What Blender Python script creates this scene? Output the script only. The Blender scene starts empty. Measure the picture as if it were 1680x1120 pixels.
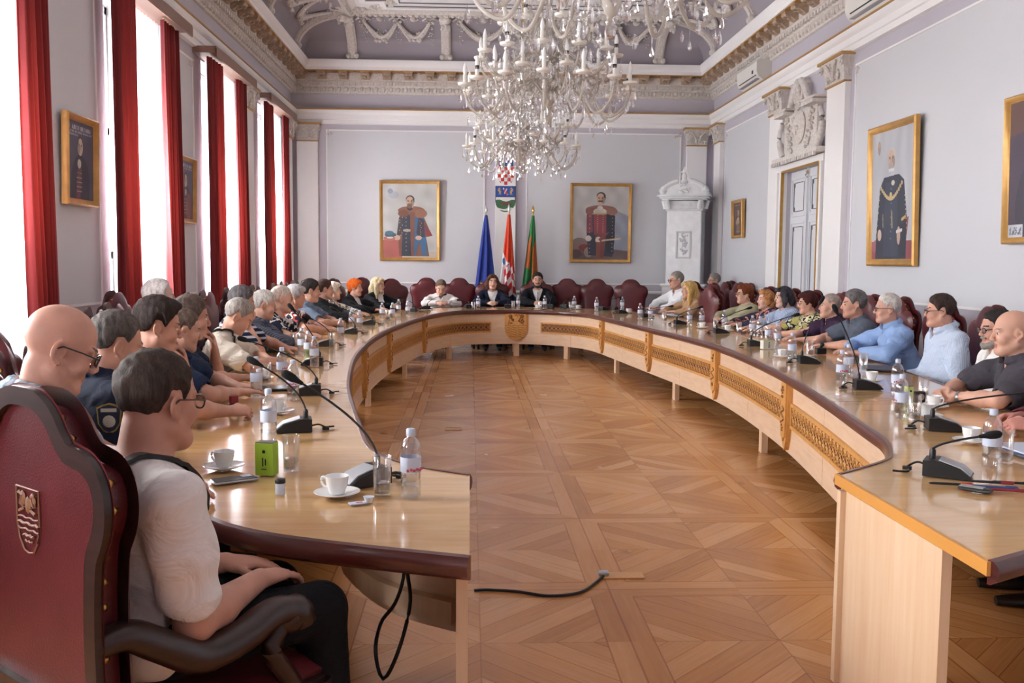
import bpy, bmesh, math, random
import numpy as np
from mathutils import Vector, Matrix
PI = math.pi
rnd = random.Random(7)
SC = bpy.context.scene
COL = SC.collection
# ------------------------------------------------------------------ camera
FPX = 1530.0; CAMZ = 1.5
def _cam():
    vx, vy, s = (772-840)/FPX, -(431-560)/FPX, .0075
    T = -vx
    for _ in range(5):
        e = s*(1-vx*T)-vy*T; T = -(vx-e*vy)
    Y = np.array([vx, vy, -1.]); Y /= np.linalg.norm(Y)
    X = np.array([1, -e, -T]); X -= Y*(X@Y); X /= np.linalg.norm(X)
    return np.array([X, Y, np.cross(X, Y)])
CR = _cam(); CC = np.array([0, 0, CAMZ])
def ray(px, py): return CR@np.array([(px-840)/FPX, -(py-560)/FPX, -1])
def atz(px, py, z): r = ray(px, py); return CC+r*((z-CAMZ)/r[2])
def atx(px, py, x): r = ray(px, py); return CC+r*(x/r[0])
def aty(px, py, y): r = ray(px, py); return CC+r*(y/r[1])
def proj(p):
    q = CR.T@(np.array(p)-CC); return 840+FPX*q[0]/-q[2], 560-FPX*q[1]/-q[2]
cam_d = bpy.data.cameras.new('camera'); cam = bpy.data.objects.new('camera', cam_d); COL.objects.link(cam)
cam_d.sensor_width = 36; cam_d.lens = FPX/1680*36; cam_d.clip_end = 200; cam_d.clip_start = .05
m4 = Matrix.Identity(4)
for i in range(3):
    for j in range(3): m4[i][j] = CR[i, j]
m4.translation = (0, 0, CAMZ); cam.matrix_world = m4; SC.camera = cam
# ------------------------------------------------------------------ materials
MATS = {}
class NT:
    def __init__(s, m): s.m = m; s.t = m.node_tree; s.b = s.t.nodes.get('Principled BSDF')
    def n(s, typ, **kw):
        k = s.t.nodes.new(typ)
        for a, v in kw.items():
            if hasattr(k, a): setattr(k, a, v)
            else: k.inputs[a.replace('_', ' ')].default_value = v
        return k
    def l(s, a, b): s.t.links.new(a, b)
    def put(s, k, i, v):
        if isinstance(v, (int, float)): k.inputs[i].default_value = v
        else: s.l(v, k.inputs[i])
    def M(s, op, a, b=0.0, c=0.0):
        k = s.t.nodes.new('ShaderNodeMath'); k.operation = op
        s.put(k, 0, a); s.put(k, 1, b)
        if op in ('MULTIPLY_ADD', 'COMPARE'): s.put(k, 2, c)
        return k.outputs[0]
    def ramp(s, fac, cols, interp='LINEAR'):
        k = s.t.nodes.new('ShaderNodeValToRGB'); k.color_ramp.interpolation = interp
        e = k.color_ramp.elements
        while len(e) < len(cols): e.new(.5)
        for q, (p, c) in zip(e, cols): q.position = p; q.color = (*c, 1)
        s.put(k, 0, fac); return k.outputs[0]
    def coord(s, which='Object'): return s.t.nodes.new('ShaderNodeTexCoord').outputs[which]
    def mapv(s, v, sc=(1, 1, 1), rot=(0, 0, 0)):
        k = s.n('ShaderNodeMapping'); k.inputs['Scale'].default_value = sc; k.inputs['Rotation'].default_value = rot
        s.l(v, k.inputs[0]); return k.outputs[0]
    def noise(s, v, sc=5, det=3, rough=.5):
        k = s.n('ShaderNodeTexNoise'); k.inputs['Scale'].default_value = sc; k.inputs['Detail'].default_value = det; k.inputs['Roughness'].default_value = rough
        s.l(v, k.inputs['Vector']); return k.outputs['Fac']
    def bump(s, h, strength=.2, dist=.01):
        k = s.n('ShaderNodeBump'); k.inputs['Strength'].default_value = strength; k.inputs['Distance'].default_value = dist
        s.put(k, 'Height', h); s.l(k.outputs[0], s.b.inputs['Normal'])
def mat(name, col, rough=.5, metal=0, spec=.5, var=0, vscale=6, bump=0, bscale=60, coat=0, sheen=0, stretch=(1, 1, 1)):
    if name in MATS: return MATS[name]
    m = bpy.data.materials.new(name); m.use_nodes = True; t = NT(m); b = t.b
    b.inputs['Base Color'].default_value = (*col, 1); b.inputs['Roughness'].default_value = rough
    b.inputs['Metallic'].default_value = metal; b.inputs['Specular IOR Level'].default_value = spec
    b.inputs['Coat Weight'].default_value = coat; b.inputs['Coat Roughness'].default_value = .08
    b.inputs['Sheen Weight'].default_value = sheen
    m.diffuse_color = (*col, 1)
    if var:
        f = t.noise(t.mapv(t.coord(), stretch), vscale, 3)
        t.l(t.ramp(f, [(.3, tuple(c*(1-var) for c in col)), (.7, tuple(min(1, c*(1+var)) for c in col))]), b.inputs['Base Color'])
    if bump: t.bump(t.noise(t.coord(), bscale, 3), bump, .004)
    MATS[name] = m; return m
def vcol_mat(name, rough=.55, bump=0):
    if name in MATS: return MATS[name]
    m = bpy.data.materials.new(name); m.use_nodes = True; t = NT(m)
    a = t.n('ShaderNodeAttribute'); a.attribute_name = 'paint'
    t.l(a.outputs['Color'], t.b.inputs['Base Color']); t.b.inputs['Roughness'].default_value = rough
    if bump: t.bump(t.noise(t.coord(), 40, 4), bump, .002)
    MATS[name] = m; return m
def glass_mat(name, tint=(1, 1, 1), base=.08, tr=.95):
    m = bpy.data.materials.new(name); m.use_nodes = True; t = NT(m)
    t.t.nodes.remove(t.b)
    o = [k for k in t.t.nodes if k.type == 'OUTPUT_MATERIAL'][0]
    a = t.n('ShaderNodeBsdfTransparent'); a.inputs[0].default_value = (*[c*tr for c in tint], 1)
    g = t.n('ShaderNodeBsdfGlossy'); g.inputs['Roughness'].default_value = .04; g.inputs[0].default_value = (1, 1, 1, 1)
    lw = t.n('ShaderNodeLayerWeight'); lw.inputs[0].default_value = .35
    f = t.M('ADD', t.M('MULTIPLY', lw.outputs['Facing'], .55), base)
    mx = t.n('ShaderNodeMixShader'); t.l(f, mx.inputs[0]); t.l(a.outputs[0], mx.inputs[1]); t.l(g.outputs[0], mx.inputs[2])
    t.l(mx.outputs[0], o.inputs[0]); MATS[name] = m; return m
# ------------------------------------------------------------------ objects
def tag(o, label=None, cat=None, group=None, kind=None):
    for k, v in (('label', label), ('category', cat), ('group', group), ('kind', kind)):
        if v: o[k] = v
    return o
def empty(name, loc=(0, 0, 0), rz=0, label=None, cat=None, group=None, parent=None):
    o = bpy.data.objects.new(name, None); COL.objects.link(o); o.location = loc; o.rotation_euler.z = rz; o.empty_display_size = .1
    if parent: o.parent = parent
    return tag(o, label, cat, group)
def copy_tree(o, parent=None):
    c = o.copy(); COL.objects.link(c)
    if parent: c.parent = parent; c.matrix_parent_inverse = o.matrix_parent_inverse
    for ch in list(o.children): copy_tree(ch, c)
    return c
def link(name, me, parent=None, loc=None, rz=None):
    o = bpy.data.objects.new(name, me); COL.objects.link(o)
    if parent: o.parent = parent
    if loc is not None: o.location = loc
    if rz is not None: o.rotation_euler.z = rz
    return o
def frame(d, up=(0, 0, 1)):
    d = Vector(d).normalized(); u = Vector(up)
    if abs(d.dot(u)) > .98: u = Vector((1, 0, 0))
    a = d.cross(u).normalized(); return a, a.cross(d).normalized(), d
class MB:
    def __init__(s): s.v = []; s.f = []; s.mi = []; s.T = Matrix.Identity(4); s.cur = 0
    def vert(s, p): s.v.append(tuple(s.T@Vector(p))); return len(s.v)-1
    def face(s, ids): s.f.append(tuple(ids)); s.mi.append(s.cur)
    def box(s, c, d, bev=0):
        x, y, z = (q/2 for q in d); cx, cy, cz = c
        if bev:
            b = min(bev, x*.9, y*.9, z*.9); rings = [(-z, -b), (-z+b, 0), (z-b, 0), (z, -b)]
            R = []
            for zz, k in rings:
                X, Y = x+k, y+k; e = b*.6
                R.append([s.vert((cx+u, cy+w, cz+zz)) for u, w in ((-X+e, -Y), (X-e, -Y), (X, -Y+e), (X, Y-e), (X-e, Y), (-X+e, Y), (-X, Y-e), (-X, -Y+e))])
            s._skin(R, True, True)
        else:
            i = [s.vert((cx+a*x, cy+b*y, cz+g*z)) for a in (-1, 1) for b in (-1, 1) for g in (-1, 1)]
            for q in ((0, 1, 3, 2), (4, 6, 7, 5), (0, 4, 5, 1), (2, 3, 7, 6), (0, 2, 6, 4), (1, 5, 7, 3)): s.face([i[k] for k in q])
        return s
    def _skin(s, R, closed=True, caps=True):
        n = len(R[0])
        for a, b in zip(R, R[1:]):
            for i in range(n if closed else n-1):
                j = (i+1) % n; s.face((a[i], a[j], b[j], b[i]))
        if caps and closed: s.face(R[0][::-1]); s.face(R[-1])
        return s
    def lathe(s, prof, n=16, c=(0, 0, 0), axis=(0, 0, 1), caps=True):
        a, b, d = frame(axis, (0, 1, 0) if abs(Vector(axis).normalized().z) > .9 else (0, 0, 1)); c = Vector(c)
        R = [[s.vert(c+d*z+(a*math.cos(2*PI*i/n)+b*math.sin(2*PI*i/n))*max(r, 1e-4)) for i in range(n)] for r, z in prof]
        return s._skin(R, True, caps)
    def tube(s, pts, r, n=8, caps=True, flat=1, up=(0, 0, 1)):
        pts = [Vector(p) for p in pts]; R = []; m = len(pts)
        for i, p in enumerate(pts):
            d = pts[min(i+1, m-1)]-pts[max(i-1, 0)]
            a, b, d = frame(d, up); rr = r(i/(m-1)) if callable(r) else (r[i] if isinstance(r, (list, tuple)) else r)
            R.append([s.vert(p+a*math.cos(2*PI*k/n)*rr+b*math.sin(2*PI*k/n)*rr*flat) for k in range(n)])
        return s._skin(R, True, caps)
    def sphere(s, c, r, n=8, m=6):
        r = (r, r, r) if isinstance(r, (int, float)) else r
        R = [[s.vert((c[0]+r[0]*math.sin(t)*math.cos(2*PI*i/n), c[1]+r[1]*math.sin(t)*math.sin(2*PI*i/n), c[2]+r[2]*math.cos(t))) for i in range(n)]
             for t in [PI*(.03+.94*k/m) for k in range(m, -1, -1)]]
        return s._skin(R, True, True)
    def prism(s, poly, t, plane='xz', o=0.0):
        """polygon in a plane extruded by t along the third axis, starting at o"""
        def P(a, b, h): return {'xz': (a, h, b), 'xy': (a, b, h), 'yz': (h, a, b)}[plane]
        A = [s.vert(P(a, b, o)) for a, b in poly]; B = [s.vert(P(a, b, o+t)) for a, b in poly]
        n = len(poly)
        for i in range(n): s.face((A[i], A[(i+1) % n], B[(i+1) % n], B[i]))
        s.face(A[::-1]); s.face(B); return s
    def strip(s, A, B, flip=False):
        a = [s.vert(p) for p in A]; b = [s.vert(p) for p in B]
        for i in range(len(a)-1): s.face((a[i], a[i+1], b[i+1], b[i]) if not flip else (b[i], b[i+1], a[i+1], a[i]))
        return s
    def sweep(s, path, prof, closed_prof=True, caps=True):
        """profile (u: right of the path, w: up) swept along a horizontal path"""
        path = [Vector(p) for p in path]; R = []; m = len(path)
        for i, p in enumerate(path):
            d = path[min(i+1, m-1)]-path[max(i-1, 0)]; d.z = 0; d.normalize(); a = Vector((d.y, -d.x, 0))
            R.append([s.vert(p+a*u+Vector((0, 0, w))) for u, w in prof])
        return s._skin(R, closed_prof, caps)
    def mesh(s, name, mats, smooth=None, fix=True):
        me = bpy.data.meshes.new(name); me.from_pydata(s.v, [], s.f)
        for m in (mats if isinstance(mats, (list, tuple)) else [mats]): me.materials.append(m)
        me.polygons.foreach_set('material_index', s.mi)
        if fix:
            bm = bmesh.new(); bm.from_mesh(me); bmesh.ops.recalc_face_normals(bm, faces=bm.faces); bm.to_mesh(me); bm.free()
        if smooth is not None:
            me.polygons.foreach_set('use_smooth', [True]*len(me.polygons))
            me.set_sharp_from_angle(angle=math.radians(smooth))
        me.update(); return me
    def build(s, name, mats, parent=None, loc=None, rz=None, smooth=35):
        return link(name, s.mesh(name, mats, smooth), parent, loc, rz)
def crom(P, n=8, closed=False):
    P = [np.array(p, float) for p in P]; out = []; m = len(P)
    for i in range(m if closed else m-1):
        if closed: a, b, c, d = P[i-1], P[i], P[(i+1) % m], P[(i+2) % m]
        else: a, b, c, d = P[max(i-1, 0)], P[i], P[i+1], P[min(i+2, m-1)]
        for k in range(n):
            t = k/n; out.append(.5*((2*b)+(c-a)*t+(2*a-5*b+4*c-d)*t*t+(-a+3*b-3*c+d)*t**3))
    if not closed: out.append(P[-1])
    return out
def resample(P, step):
    P = np.array(P); L = np.r_[0, np.cumsum(np.linalg.norm(np.diff(P, axis=0), axis=1))]
    n = max(2, int(round(L[-1]/step))+1); q = np.linspace(0, L[-1], n)
    return np.stack([np.interp(q, L, P[:, k]) for k in range(P.shape[1])], 1)
# ------------------------------------------------------------------ flat painted surfaces (pictures, emblems, flags)
def painted(name, W, Hh, nx, ny, fn, m, parent=None, pos=None, mask=None, thick=0.0):
    """grid in XZ (x 0..W, z 0..H), face colours from fn(u,v) (v up), optional mask(u,v) and thickness toward +y"""
    U, V = np.meshgrid(np.linspace(0, 1, nx+1), np.linspace(0, 1, ny+1))
    pts = np.stack([U*W, np.zeros_like(U), V*Hh], -1).reshape(-1, 3)
    if pos is not None: pts = np.array([pos(u, v) for u, v in zip(U.ravel(), V.ravel())])
    uc = (np.arange(nx)+.5)/nx; vc = (np.arange(ny)+.5)/ny; UC, VC = np.meshgrid(uc, vc)
    col = fn(UC, VC).reshape(-1, 3)
    i = np.arange(nx)[None, :]+np.arange(ny)[:, None]*(nx+1)
    f = np.stack([i, i+1, i+nx+2, i+nx+1], -1).reshape(-1, 4)
    if mask is not None:
        k = mask(UC, VC).ravel(); f = f[k]; col = col[k]
    me = bpy.data.meshes.new(name); me.from_pydata(pts.tolist(), [], f.tolist())
    at = me.attributes.new('paint', 'FLOAT_COLOR', 'CORNER')
    lin = np.where(col <= .04045, col/12.92, ((col+.055)/1.055)**2.4)
    rgba = np.c_[lin, np.ones(len(lin))]; at.data.foreach_set('color', np.repeat(rgba, 4, 0).astype(np.float32).ravel())
    me.materials.append(m); bm = bmesh.new(); bm.from_mesh(me)
    bmesh.ops.delete(bm, geom=[v for v in bm.verts if not v.link_faces], context='VERTS')
    if thick:
        g = bmesh.ops.extrude_face_region(bm, geom=bm.faces[:])
        bmesh.ops.translate(bm, verts=[v for v in g['geom'] if isinstance(v, bmesh.types.BMVert)], vec=(0, thick, 0))
    bm.to_mesh(me); bm.free()
    me.polygons.foreach_set('use_smooth', [pos is not None]*len(me.polygons))
    return link(name, me, parent)
class Paint:
    def __init__(s, U, V, bg): s.U, s.V = U, V; s.c = np.zeros(U.shape+(3,)); s.c[:] = bg
    def put(s, k, col): s.c[k] = col; return s
    def ell(s, x, y, rx, ry, col, rot=0):
        c, q = math.cos(rot), math.sin(rot); X, Y = s.U-x, s.V-y
        return s.put(((c*X+q*Y)/rx)**2+((-q*X+c*Y)/ry)**2 < 1, col)
    def poly(s, P, col):
        k = np.zeros(s.U.shape, bool); n = len(P)
        for i in range(n):
            (x1, y1), (x2, y2) = P[i], P[(i+1) % n]
            if y1 == y2: continue
            k ^= ((y1 > s.V) != (y2 > s.V)) & (s.U < (x2-x1)*(s.V-y1)/(y2-y1)+x1)
        return s.put(k, col)
    def rect(s, x0, y0, x1, y1, col): return s.put((s.U > x0) & (s.U < x1) & (s.V > y0) & (s.V < y1), col)
    def line(s, x0, y0, x1, y1, w, col):
        dx, dy = x1-x0, y1-y0; t = np.clip(((s.U-x0)*dx+(s.V-y0)*dy)/(dx*dx+dy*dy), 0, 1)
        return s.put(np.hypot(s.U-x0-t*dx, s.V-y0-t*dy) < w, col)
    def noise(s, a, seed=1):
        r = np.random.RandomState(seed); n = sum(np.sin(s.U*f1+s.V*f2+p)*w for f1, f2, p, w in zip(r.uniform(-30, 30, 8), r.uniform(-30, 30, 8), r.uniform(0, 6, 8), [1, 1, .8, .8, .6, .6, .5, .5]))
        s.c = np.clip(s.c*(1+a*n[..., None]/3), 0, 1); return s
# ------------------------------------------------------------------ signed distance modelling (bodies, hair, cloth)
class SDF:
    def __init__(s, lo, hi, h):
        s.lo = np.array(lo, float); s.h = h; s.n = np.ceil((np.array(hi)-s.lo)/h).astype(int)+1
        s.d = np.full(s.n, .5, np.float32); s.R = np.eye(3); s.c = np.zeros(3); s.sc = 1.0
    def at(s, R, c, sc=1.0): s.R = np.array(R, float); s.c = np.array(c, float); s.sc = sc; return s
    def w(s, p): return s.R@(np.array(p, float)*s.sc)+s.c
    def box(s, lo, hi):
        a = np.clip(np.floor((np.array(lo)-s.lo)/s.h).astype(int), 0, s.n); b = np.clip(np.ceil((np.array(hi)-s.lo)/s.h).astype(int)+1, 0, s.n)
        if (b <= a).any(): return None
        sl = tuple(slice(i, j) for i, j in zip(a, b))
        X = [(s.lo[k]+s.h*np.arange(a[k], b[k])).astype(np.float32).reshape([-1 if q == k else 1 for q in range(3)]) for k in range(3)]
        return sl, X
    def comb(s, sl, d2, k, op):
        d1 = s.d[sl]
        if op == 'u':
            h = np.clip(.5+.5*(d2-d1)/k, 0, 1); s.d[sl] = d2*(1-h)+d1*h-k*h*(1-h)
        else:
            d2 = -d2 if op == 's' else d2
            h = np.clip(.5-.5*(d2-d1)/k, 0, 1); s.d[sl] = d2*(1-h)+d1*h+k*h*(1-h)
    def cap(s, a, b, ra, rb=None, k=.01, op='u', local=True):
        rb = ra if rb is None else rb
        if local: a, b, ra, rb = s.w(a), s.w(b), ra*s.sc, rb*s.sc
        a, b = np.array(a, float), np.array(b, float); mr = max(ra, rb)+k+2*s.h
        q = s.box(np.minimum(a, b)-mr, np.maximum(a, b)+mr)
        if q is None: return s
        sl, X = q; v = b-a; vv = max(v@v, 1e-9)
        t = np.clip(((X[0]-a[0])*v[0]+(X[1]-a[1])*v[1]+(X[2]-a[2])*v[2])/vv, 0, 1)
        d = np.sqrt((X[0]-a[0]-t*v[0])**2+(X[1]-a[1]-t*v[1])**2+(X[2]-a[2]-t*v[2])**2)-(ra+(rb-ra)*t)
        s.comb(sl, d, k, op); return s
    def ell(s, c, r, k=.01, op='u', R=None, local=True):
        r = np.array([r]*3 if isinstance(r, (int, float)) else r, float); Q = np.eye(3) if R is None else np.array(R)
        if local: c = s.w(c); r = r*s.sc; Q = s.R@Q
        c = np.array(c, float); e = np.sqrt((Q**2)@(r**2))+k+2*s.h
        q = s.box(c-e, c+e)
        if q is None: return s
        sl, X = q; D = [X[i]-c[i] for i in range(3)]
        L = [(Q[0, i]*D[0]+Q[1, i]*D[1]+Q[2, i]*D[2]) for i in range(3)]
        k0 = np.sqrt(sum((L[i]/r[i])**2 for i in range(3))); k1 = np.sqrt(sum((L[i]/r[i]**2)**2 for i in range(3)))
        s.comb(sl, k0*(k0-1)/np.maximum(k1, 1e-6), k, op); return s
    def chain(s, P, R, k=.01, op='u', local=True):
        for i in range(len(P)-1): s.cap(P[i], P[i+1], R[i], R[i+1], k, op, local)
        return s
    def plane(s, p, n, k=.004):
        """keep the side where (x-p).n < 0"""
        p = s.w(p); n = s.R@np.array(n, float); n /= np.linalg.norm(n); sl, X = s.box(s.lo-1, s.lo+s.h*(s.n+2))
        s.comb(sl, ((X[0]-p[0])*n[0]+(X[1]-p[1])*n[1]+(X[2]-p[2])*n[2]), k, 'i'); return s
    def localgrid(s):
        X = [(s.lo[k]+s.h*np.arange(s.n[k])-s.c[k]).astype(np.float32).reshape([-1 if q == k else 1 for q in range(3)]) for k in range(3)]
        return [(s.R[0, i]*X[0]+s.R[1, i]*X[1]+s.R[2, i]*X[2])/s.sc for i in range(3)]
    def mesh(s):
        d = s.d; d[0] = d[-1] = .5; d[:, 0] = d[:, -1] = .5; d[:, :, 0] = d[:, :, -1] = .5
        nx, ny, nz = d.shape; ins = d < 0
        acc = np.zeros((nx-1, ny-1, nz-1, 3), np.float32); cnt = np.zeros((nx-1, ny-1, nz-1), np.float32)
        for ax in range(3):
            o = [i for i in range(3) if i != ax]
            a = [slice(None)]*3; b = [slice(None)]*3; a[ax] = slice(0, -1); b[ax] = slice(1, None)
            d0, d1 = d[tuple(a)], d[tuple(b)]; m = ins[tuple(a)] != ins[tuple(b)]
            den = np.where(m, d0-d1, 1); t = np.where(m, d0/den, 0)
            for i in (0, 1):
                for j in (0, 1):
                    g = [slice(None)]*3
                    g[o[0]] = slice(i, d.shape[o[0]]-1+i); g[o[1]] = slice(j, d.shape[o[1]]-1+j); g = tuple(g)
                    mm = m[g]; cnt += mm
                    acc[..., ax] += np.where(mm, t[g], 0); acc[..., o[0]] += mm*i; acc[..., o[1]] += mm*j
        act = cnt > 0; idx = np.full(act.shape, -1, np.int64); ii = np.argwhere(act); idx[act] = np.arange(len(ii))
        V = (ii+acc[act]/cnt[act][:, None])*s.h+s.lo
        Fs = []
        for ax in range(3):
            o = [(ax+1) % 3, (ax+2) % 3]
            a = [slice(1, -1)]*3; b = [slice(1, -1)]*3; a[ax] = slice(0, -1); b[ax] = slice(1, None)
            i0, i1 = ins[tuple(a)], ins[tuple(b)]; m = np.argwhere(i0 != i1)
            if not len(m): continue
            off = np.ones(3, int); off[ax] = 0; p = m+off; fl = i0[tuple(m.T)]
            e0 = np.zeros(3, int); e0[o[0]] = 1; e1 = np.zeros(3, int); e1[o[1]] = 1
            q = [idx[tuple((p-x).T)] for x in (e0+e1, e1, 0*e0, e0)]
            f = np.stack(q, 1); f[~fl] = f[~fl][:, ::-1]; Fs.append(f)
        return V, np.concatenate(Fs)
def np_mesh(name, V, Fc, mats, mi=None):
    me = bpy.data.meshes.new(name); n = len(Fc)
    me.vertices.add(len(V)); me.vertices.foreach_set('co', V.astype(np.float32).ravel())
    me.loops.add(n*4); me.loops.foreach_set('vertex_index', Fc.astype(np.int32).ravel())
    me.polygons.add(n); me.polygons.foreach_set('loop_start', np.arange(0, n*4, 4, dtype=np.int32))
    for m in (mats if isinstance(mats, (list, tuple)) else [mats]): me.materials.append(m)
    if mi is not None: me.polygons.foreach_set('material_index', mi.astype(np.int32))
    me.polygons.foreach_set('use_smooth', np.ones(n, bool)); me.update(calc_edges=True); return me
def C(h):
    h = h.lstrip('#'); v = [int(h[i:i+2], 16)/255 for i in (0, 2, 4)]
    return tuple(x/12.92 if x <= .04045 else ((x+.055)/1.055)**2.4 for x in v)
def S(h): h = h.lstrip('#'); return tuple(int(h[i:i+2], 16)/255 for i in (0, 2, 4))
XL, XR, D, Y0 = -3.3, 4.55, 17.6, -2.2
XC = .645
m_wall = mat('wall_paint', C('#c3bec8'), .8, var=.02, vscale=.6)
m_panel = mat('panel_paint', C('#d5d6db'), .75, var=.015, vscale=.6)
m_white = mat('white_plaster', C('#f5f3f3'), .6)
m_stucco = mat('stucco_cream', C('#d9d2cc'), .7, var=.14, vscale=30)
m_stuccod = mat('stucco_tan', C('#b09a86'), .7, var=.2, vscale=25)
m_cove = mat('cove_paint', C('#a39ca4'), .8)
m_ceil = mat('ceiling_paint', C('#e9e6e8'), .8)
m_gold = mat('gilding', C('#c39a52'), .38, metal=.85, var=.1, vscale=14)
m_goldp = mat('gold_paint', C('#b98f58'), .5, metal=.2)
m_greyline = mat('grey_line', C('#6c6870'), .7)
m_black = mat('black_plastic', C('#17181b'), .42)
m_oak = mat('carved_oak', C('#cf9550'), .45, var=.16, vscale=9, stretch=(6, 6, 1))
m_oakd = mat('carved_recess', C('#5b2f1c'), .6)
m_doorw = mat('door_paint', C('#dfe1e6'), .45)
# ---- parquet floor
def parquet():
    m = bpy.data.materials.new('parquet'); m.use_nodes = True; t = NT(m); M = t.M
    sp = t.n('ShaderNodeSeparateXYZ'); t.l(t.coord(), sp.inputs[0])
    W = 1.2
    gx = M('DIVIDE', M('SUBTRACT', sp.outputs[0], .645), W); gy = M('DIVIDE', M('SUBTRACT', sp.outputs[1], 5.38), W)
    u = M('SUBTRACT', M('FRACT', gx), .5); v = M('SUBTRACT', M('FRACT', gy), .5)
    ix = M('FLOOR', gx); iy = M('FLOOR', gy)
    p = M('ABSOLUTE', u); q = M('ABSOLUTE', v); mx = M('MAXIMUM', p, q)
    border = M('GREATER_THAN', mx, .42)
    k = M('MULTIPLY', M('SUBTRACT', p, q), 8.0); plank = M('FLOOR', k)
    sgn = M('ADD', M('MULTIPLY', M('SIGN', u), 3.1), M('MULTIPLY', M('SIGN', v), 7.7))
    tile = M('ADD', M('MULTIPLY', ix, 12.7), M('MULTIPLY', iy, 31.3))
    pid = M('ADD', M('ADD', plank, sgn), tile)
    bid = M('ADD', M('ADD', tile, 5.5), M('ADD', M('MULTIPLY', M('GREATER_THAN', p, q), 3.3), M('MULTIPLY', sgn, .37)))
    idn = M('ADD', M('MULTIPLY', border, bid), M('MULTIPLY', M('SUBTRACT', 1, border), pid))
    wn = t.n('ShaderNodeTexWhiteNoise'); wn.noise_dimensions = '1D'; t.put(wn, 'W', idn)
    # grain runs along each plank
    al = M('ADD', p, q); ac = M('SUBTRACT', p, q)
    bl = M('MINIMUM', p, q); b2 = mx
    L = M('ADD', M('MULTIPLY', border, bl), M('MULTIPLY', M('SUBTRACT', 1, border), al))
    A = M('ADD', M('MULTIPLY', border, b2), M('MULTIPLY', M('SUBTRACT', 1, border), ac))
    cb = t.n('ShaderNodeCombineXYZ'); t.put(cb, 0, M('MULTIPLY', L, 3)); t.put(cb, 1, M('MULTIPLY', A, 60)); t.put(cb, 2, idn)
    g = t.noise(cb.outputs[0], 1, 4, .6)
    tone = M('ADD', M('MULTIPLY', wn.outputs['Value'], .62), M('MULTIPLY', M('SUBTRACT', g, .5), .75))
    col = t.ramp(tone, [(0, C('#b57a46')), (.3, C('#c78c54')), (.62, C('#d59e67')), (1, C('#e3b586'))])
    # joints
    fk = M('ABSOLUTE', M('SUBTRACT', M('FRACT', k), .5)); jt = M('MULTIPLY', M('GREATER_THAN', fk, .478), M('SUBTRACT', 1, border))
    j2 = M('LESS_THAN', M('ABSOLUTE', M('SUBTRACT', mx, .42)), .003); j3 = M('GREATER_THAN', mx, .4965)
    j4 = M('MULTIPLY', M('LESS_THAN', M('MINIMUM', p, q), .002), M('SUBTRACT', 1, border))
    j = M('MINIMUM', M('ADD', M('ADD', jt, j2), M('ADD', j3, j4)), 1)
    mix = t.n('ShaderNodeMix', data_type='RGBA', blend_type='MULTIPLY'); t.put(mix, 0, M('MULTIPLY', j, .55))
    t.l(col, mix.inputs[6]); mix.inputs[7].default_value = (.35, .2, .1, 1)
    t.l(mix.outputs[2], t.b.inputs['Base Color'])
    r = t.noise(t.coord(), 3, 3); t.put(t.b, 'Roughness', M('MULTIPLY_ADD', r, .16, .16)); t.b.inputs['Specular IOR Level'].default_value = .55
    t.bump(g, .02, .001)
    return m
m_floor = parquet()
def struct(b, name, m, parent=None, smooth=None):
    o = b.build(name, m, parent, smooth=smooth) if smooth is not None else link(name, b.mesh(name, m), parent)
    if not parent: o['kind'] = 'structure'
    return o
struct(MB().box(((XL+XR)/2, (Y0+D)/2, -.05), (XR-XL+.9, D-Y0, .1)), 'floor', m_floor)
WINS = [.3, 3.35, 6.4, 9.45, 12.5, 15.55]; WZ0, WZ1, WH = .45, 3.94, .72
b = MB(); ys = [Y0]
for c in WINS: ys += [c-WH, c+WH]
ys.append(D+.4)
for i in range(0, len(ys), 2): b.box((XL-.2, (ys[i]+ys[i+1])/2, 2.6), (.4, ys[i+1]-ys[i], 5.2))
for c in WINS:
    b.box((XL-.2, c, WZ0/2), (.4, 2*WH, WZ0)); b.box((XL-.2, c, (WZ1+5.2)/2), (.4, 2*WH, 5.2-WZ1))
struct(b, 'wall_left', m_wall)
DY0, DY1, DZ = 11.98, 13.42, 2.83
b = MB()
b.box((XR+.2, (Y0+DY0)/2, 2.6), (.4, DY0-Y0, 5.2)); b.box((XR+.2, (DY1+D+.4)/2, 2.6), (.4, D+.4-DY1, 5.2)); b.box((XR+.2, (DY0+DY1)/2, (DZ+5.2)/2), (.4, DY1-DY0, 5.2-DZ))
struct(b, 'wall_right', m_wall)
struct(MB().box(((XL+XR)/2, D+.2, 2.6), (XR-XL, .4, 5.2)), 'wall_back', m_wall); struct(MB().box(((XL+XR)/2, Y0-.1, 2.9), (XR-XL+.8, .2, 5.9)), 'wall_front', m_wall)
# ---- windows with frames behind the net curtains
m_winw = mat('window_paint', C('#e4e2e0'), .5)
for i, c in enumerate(WINS):
    b = MB(); x = XL-.27
    for y in (-WH+.04, -.02, .02, WH-.04): b.box((x, c+y, (WZ0+WZ1)/2), (.06, .07, WZ1-WZ0))
    for z in (WZ0+.04, 1.55, 2.75, WZ1-.04): b.box((x, c, z), (.06, 2*WH, .07))
    w = struct(b, 'window_%d' % (i+1), m_winw)
    g = MB(); g.box((x, c, (WZ0+WZ1)/2), (.008, 2*WH-.1, WZ1-WZ0-.1)); g.build('pane', glass_mat('window_glass', base=.02, tr=.98) if 'window_glass' not in MATS else MATS['window_glass'], w)
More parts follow.
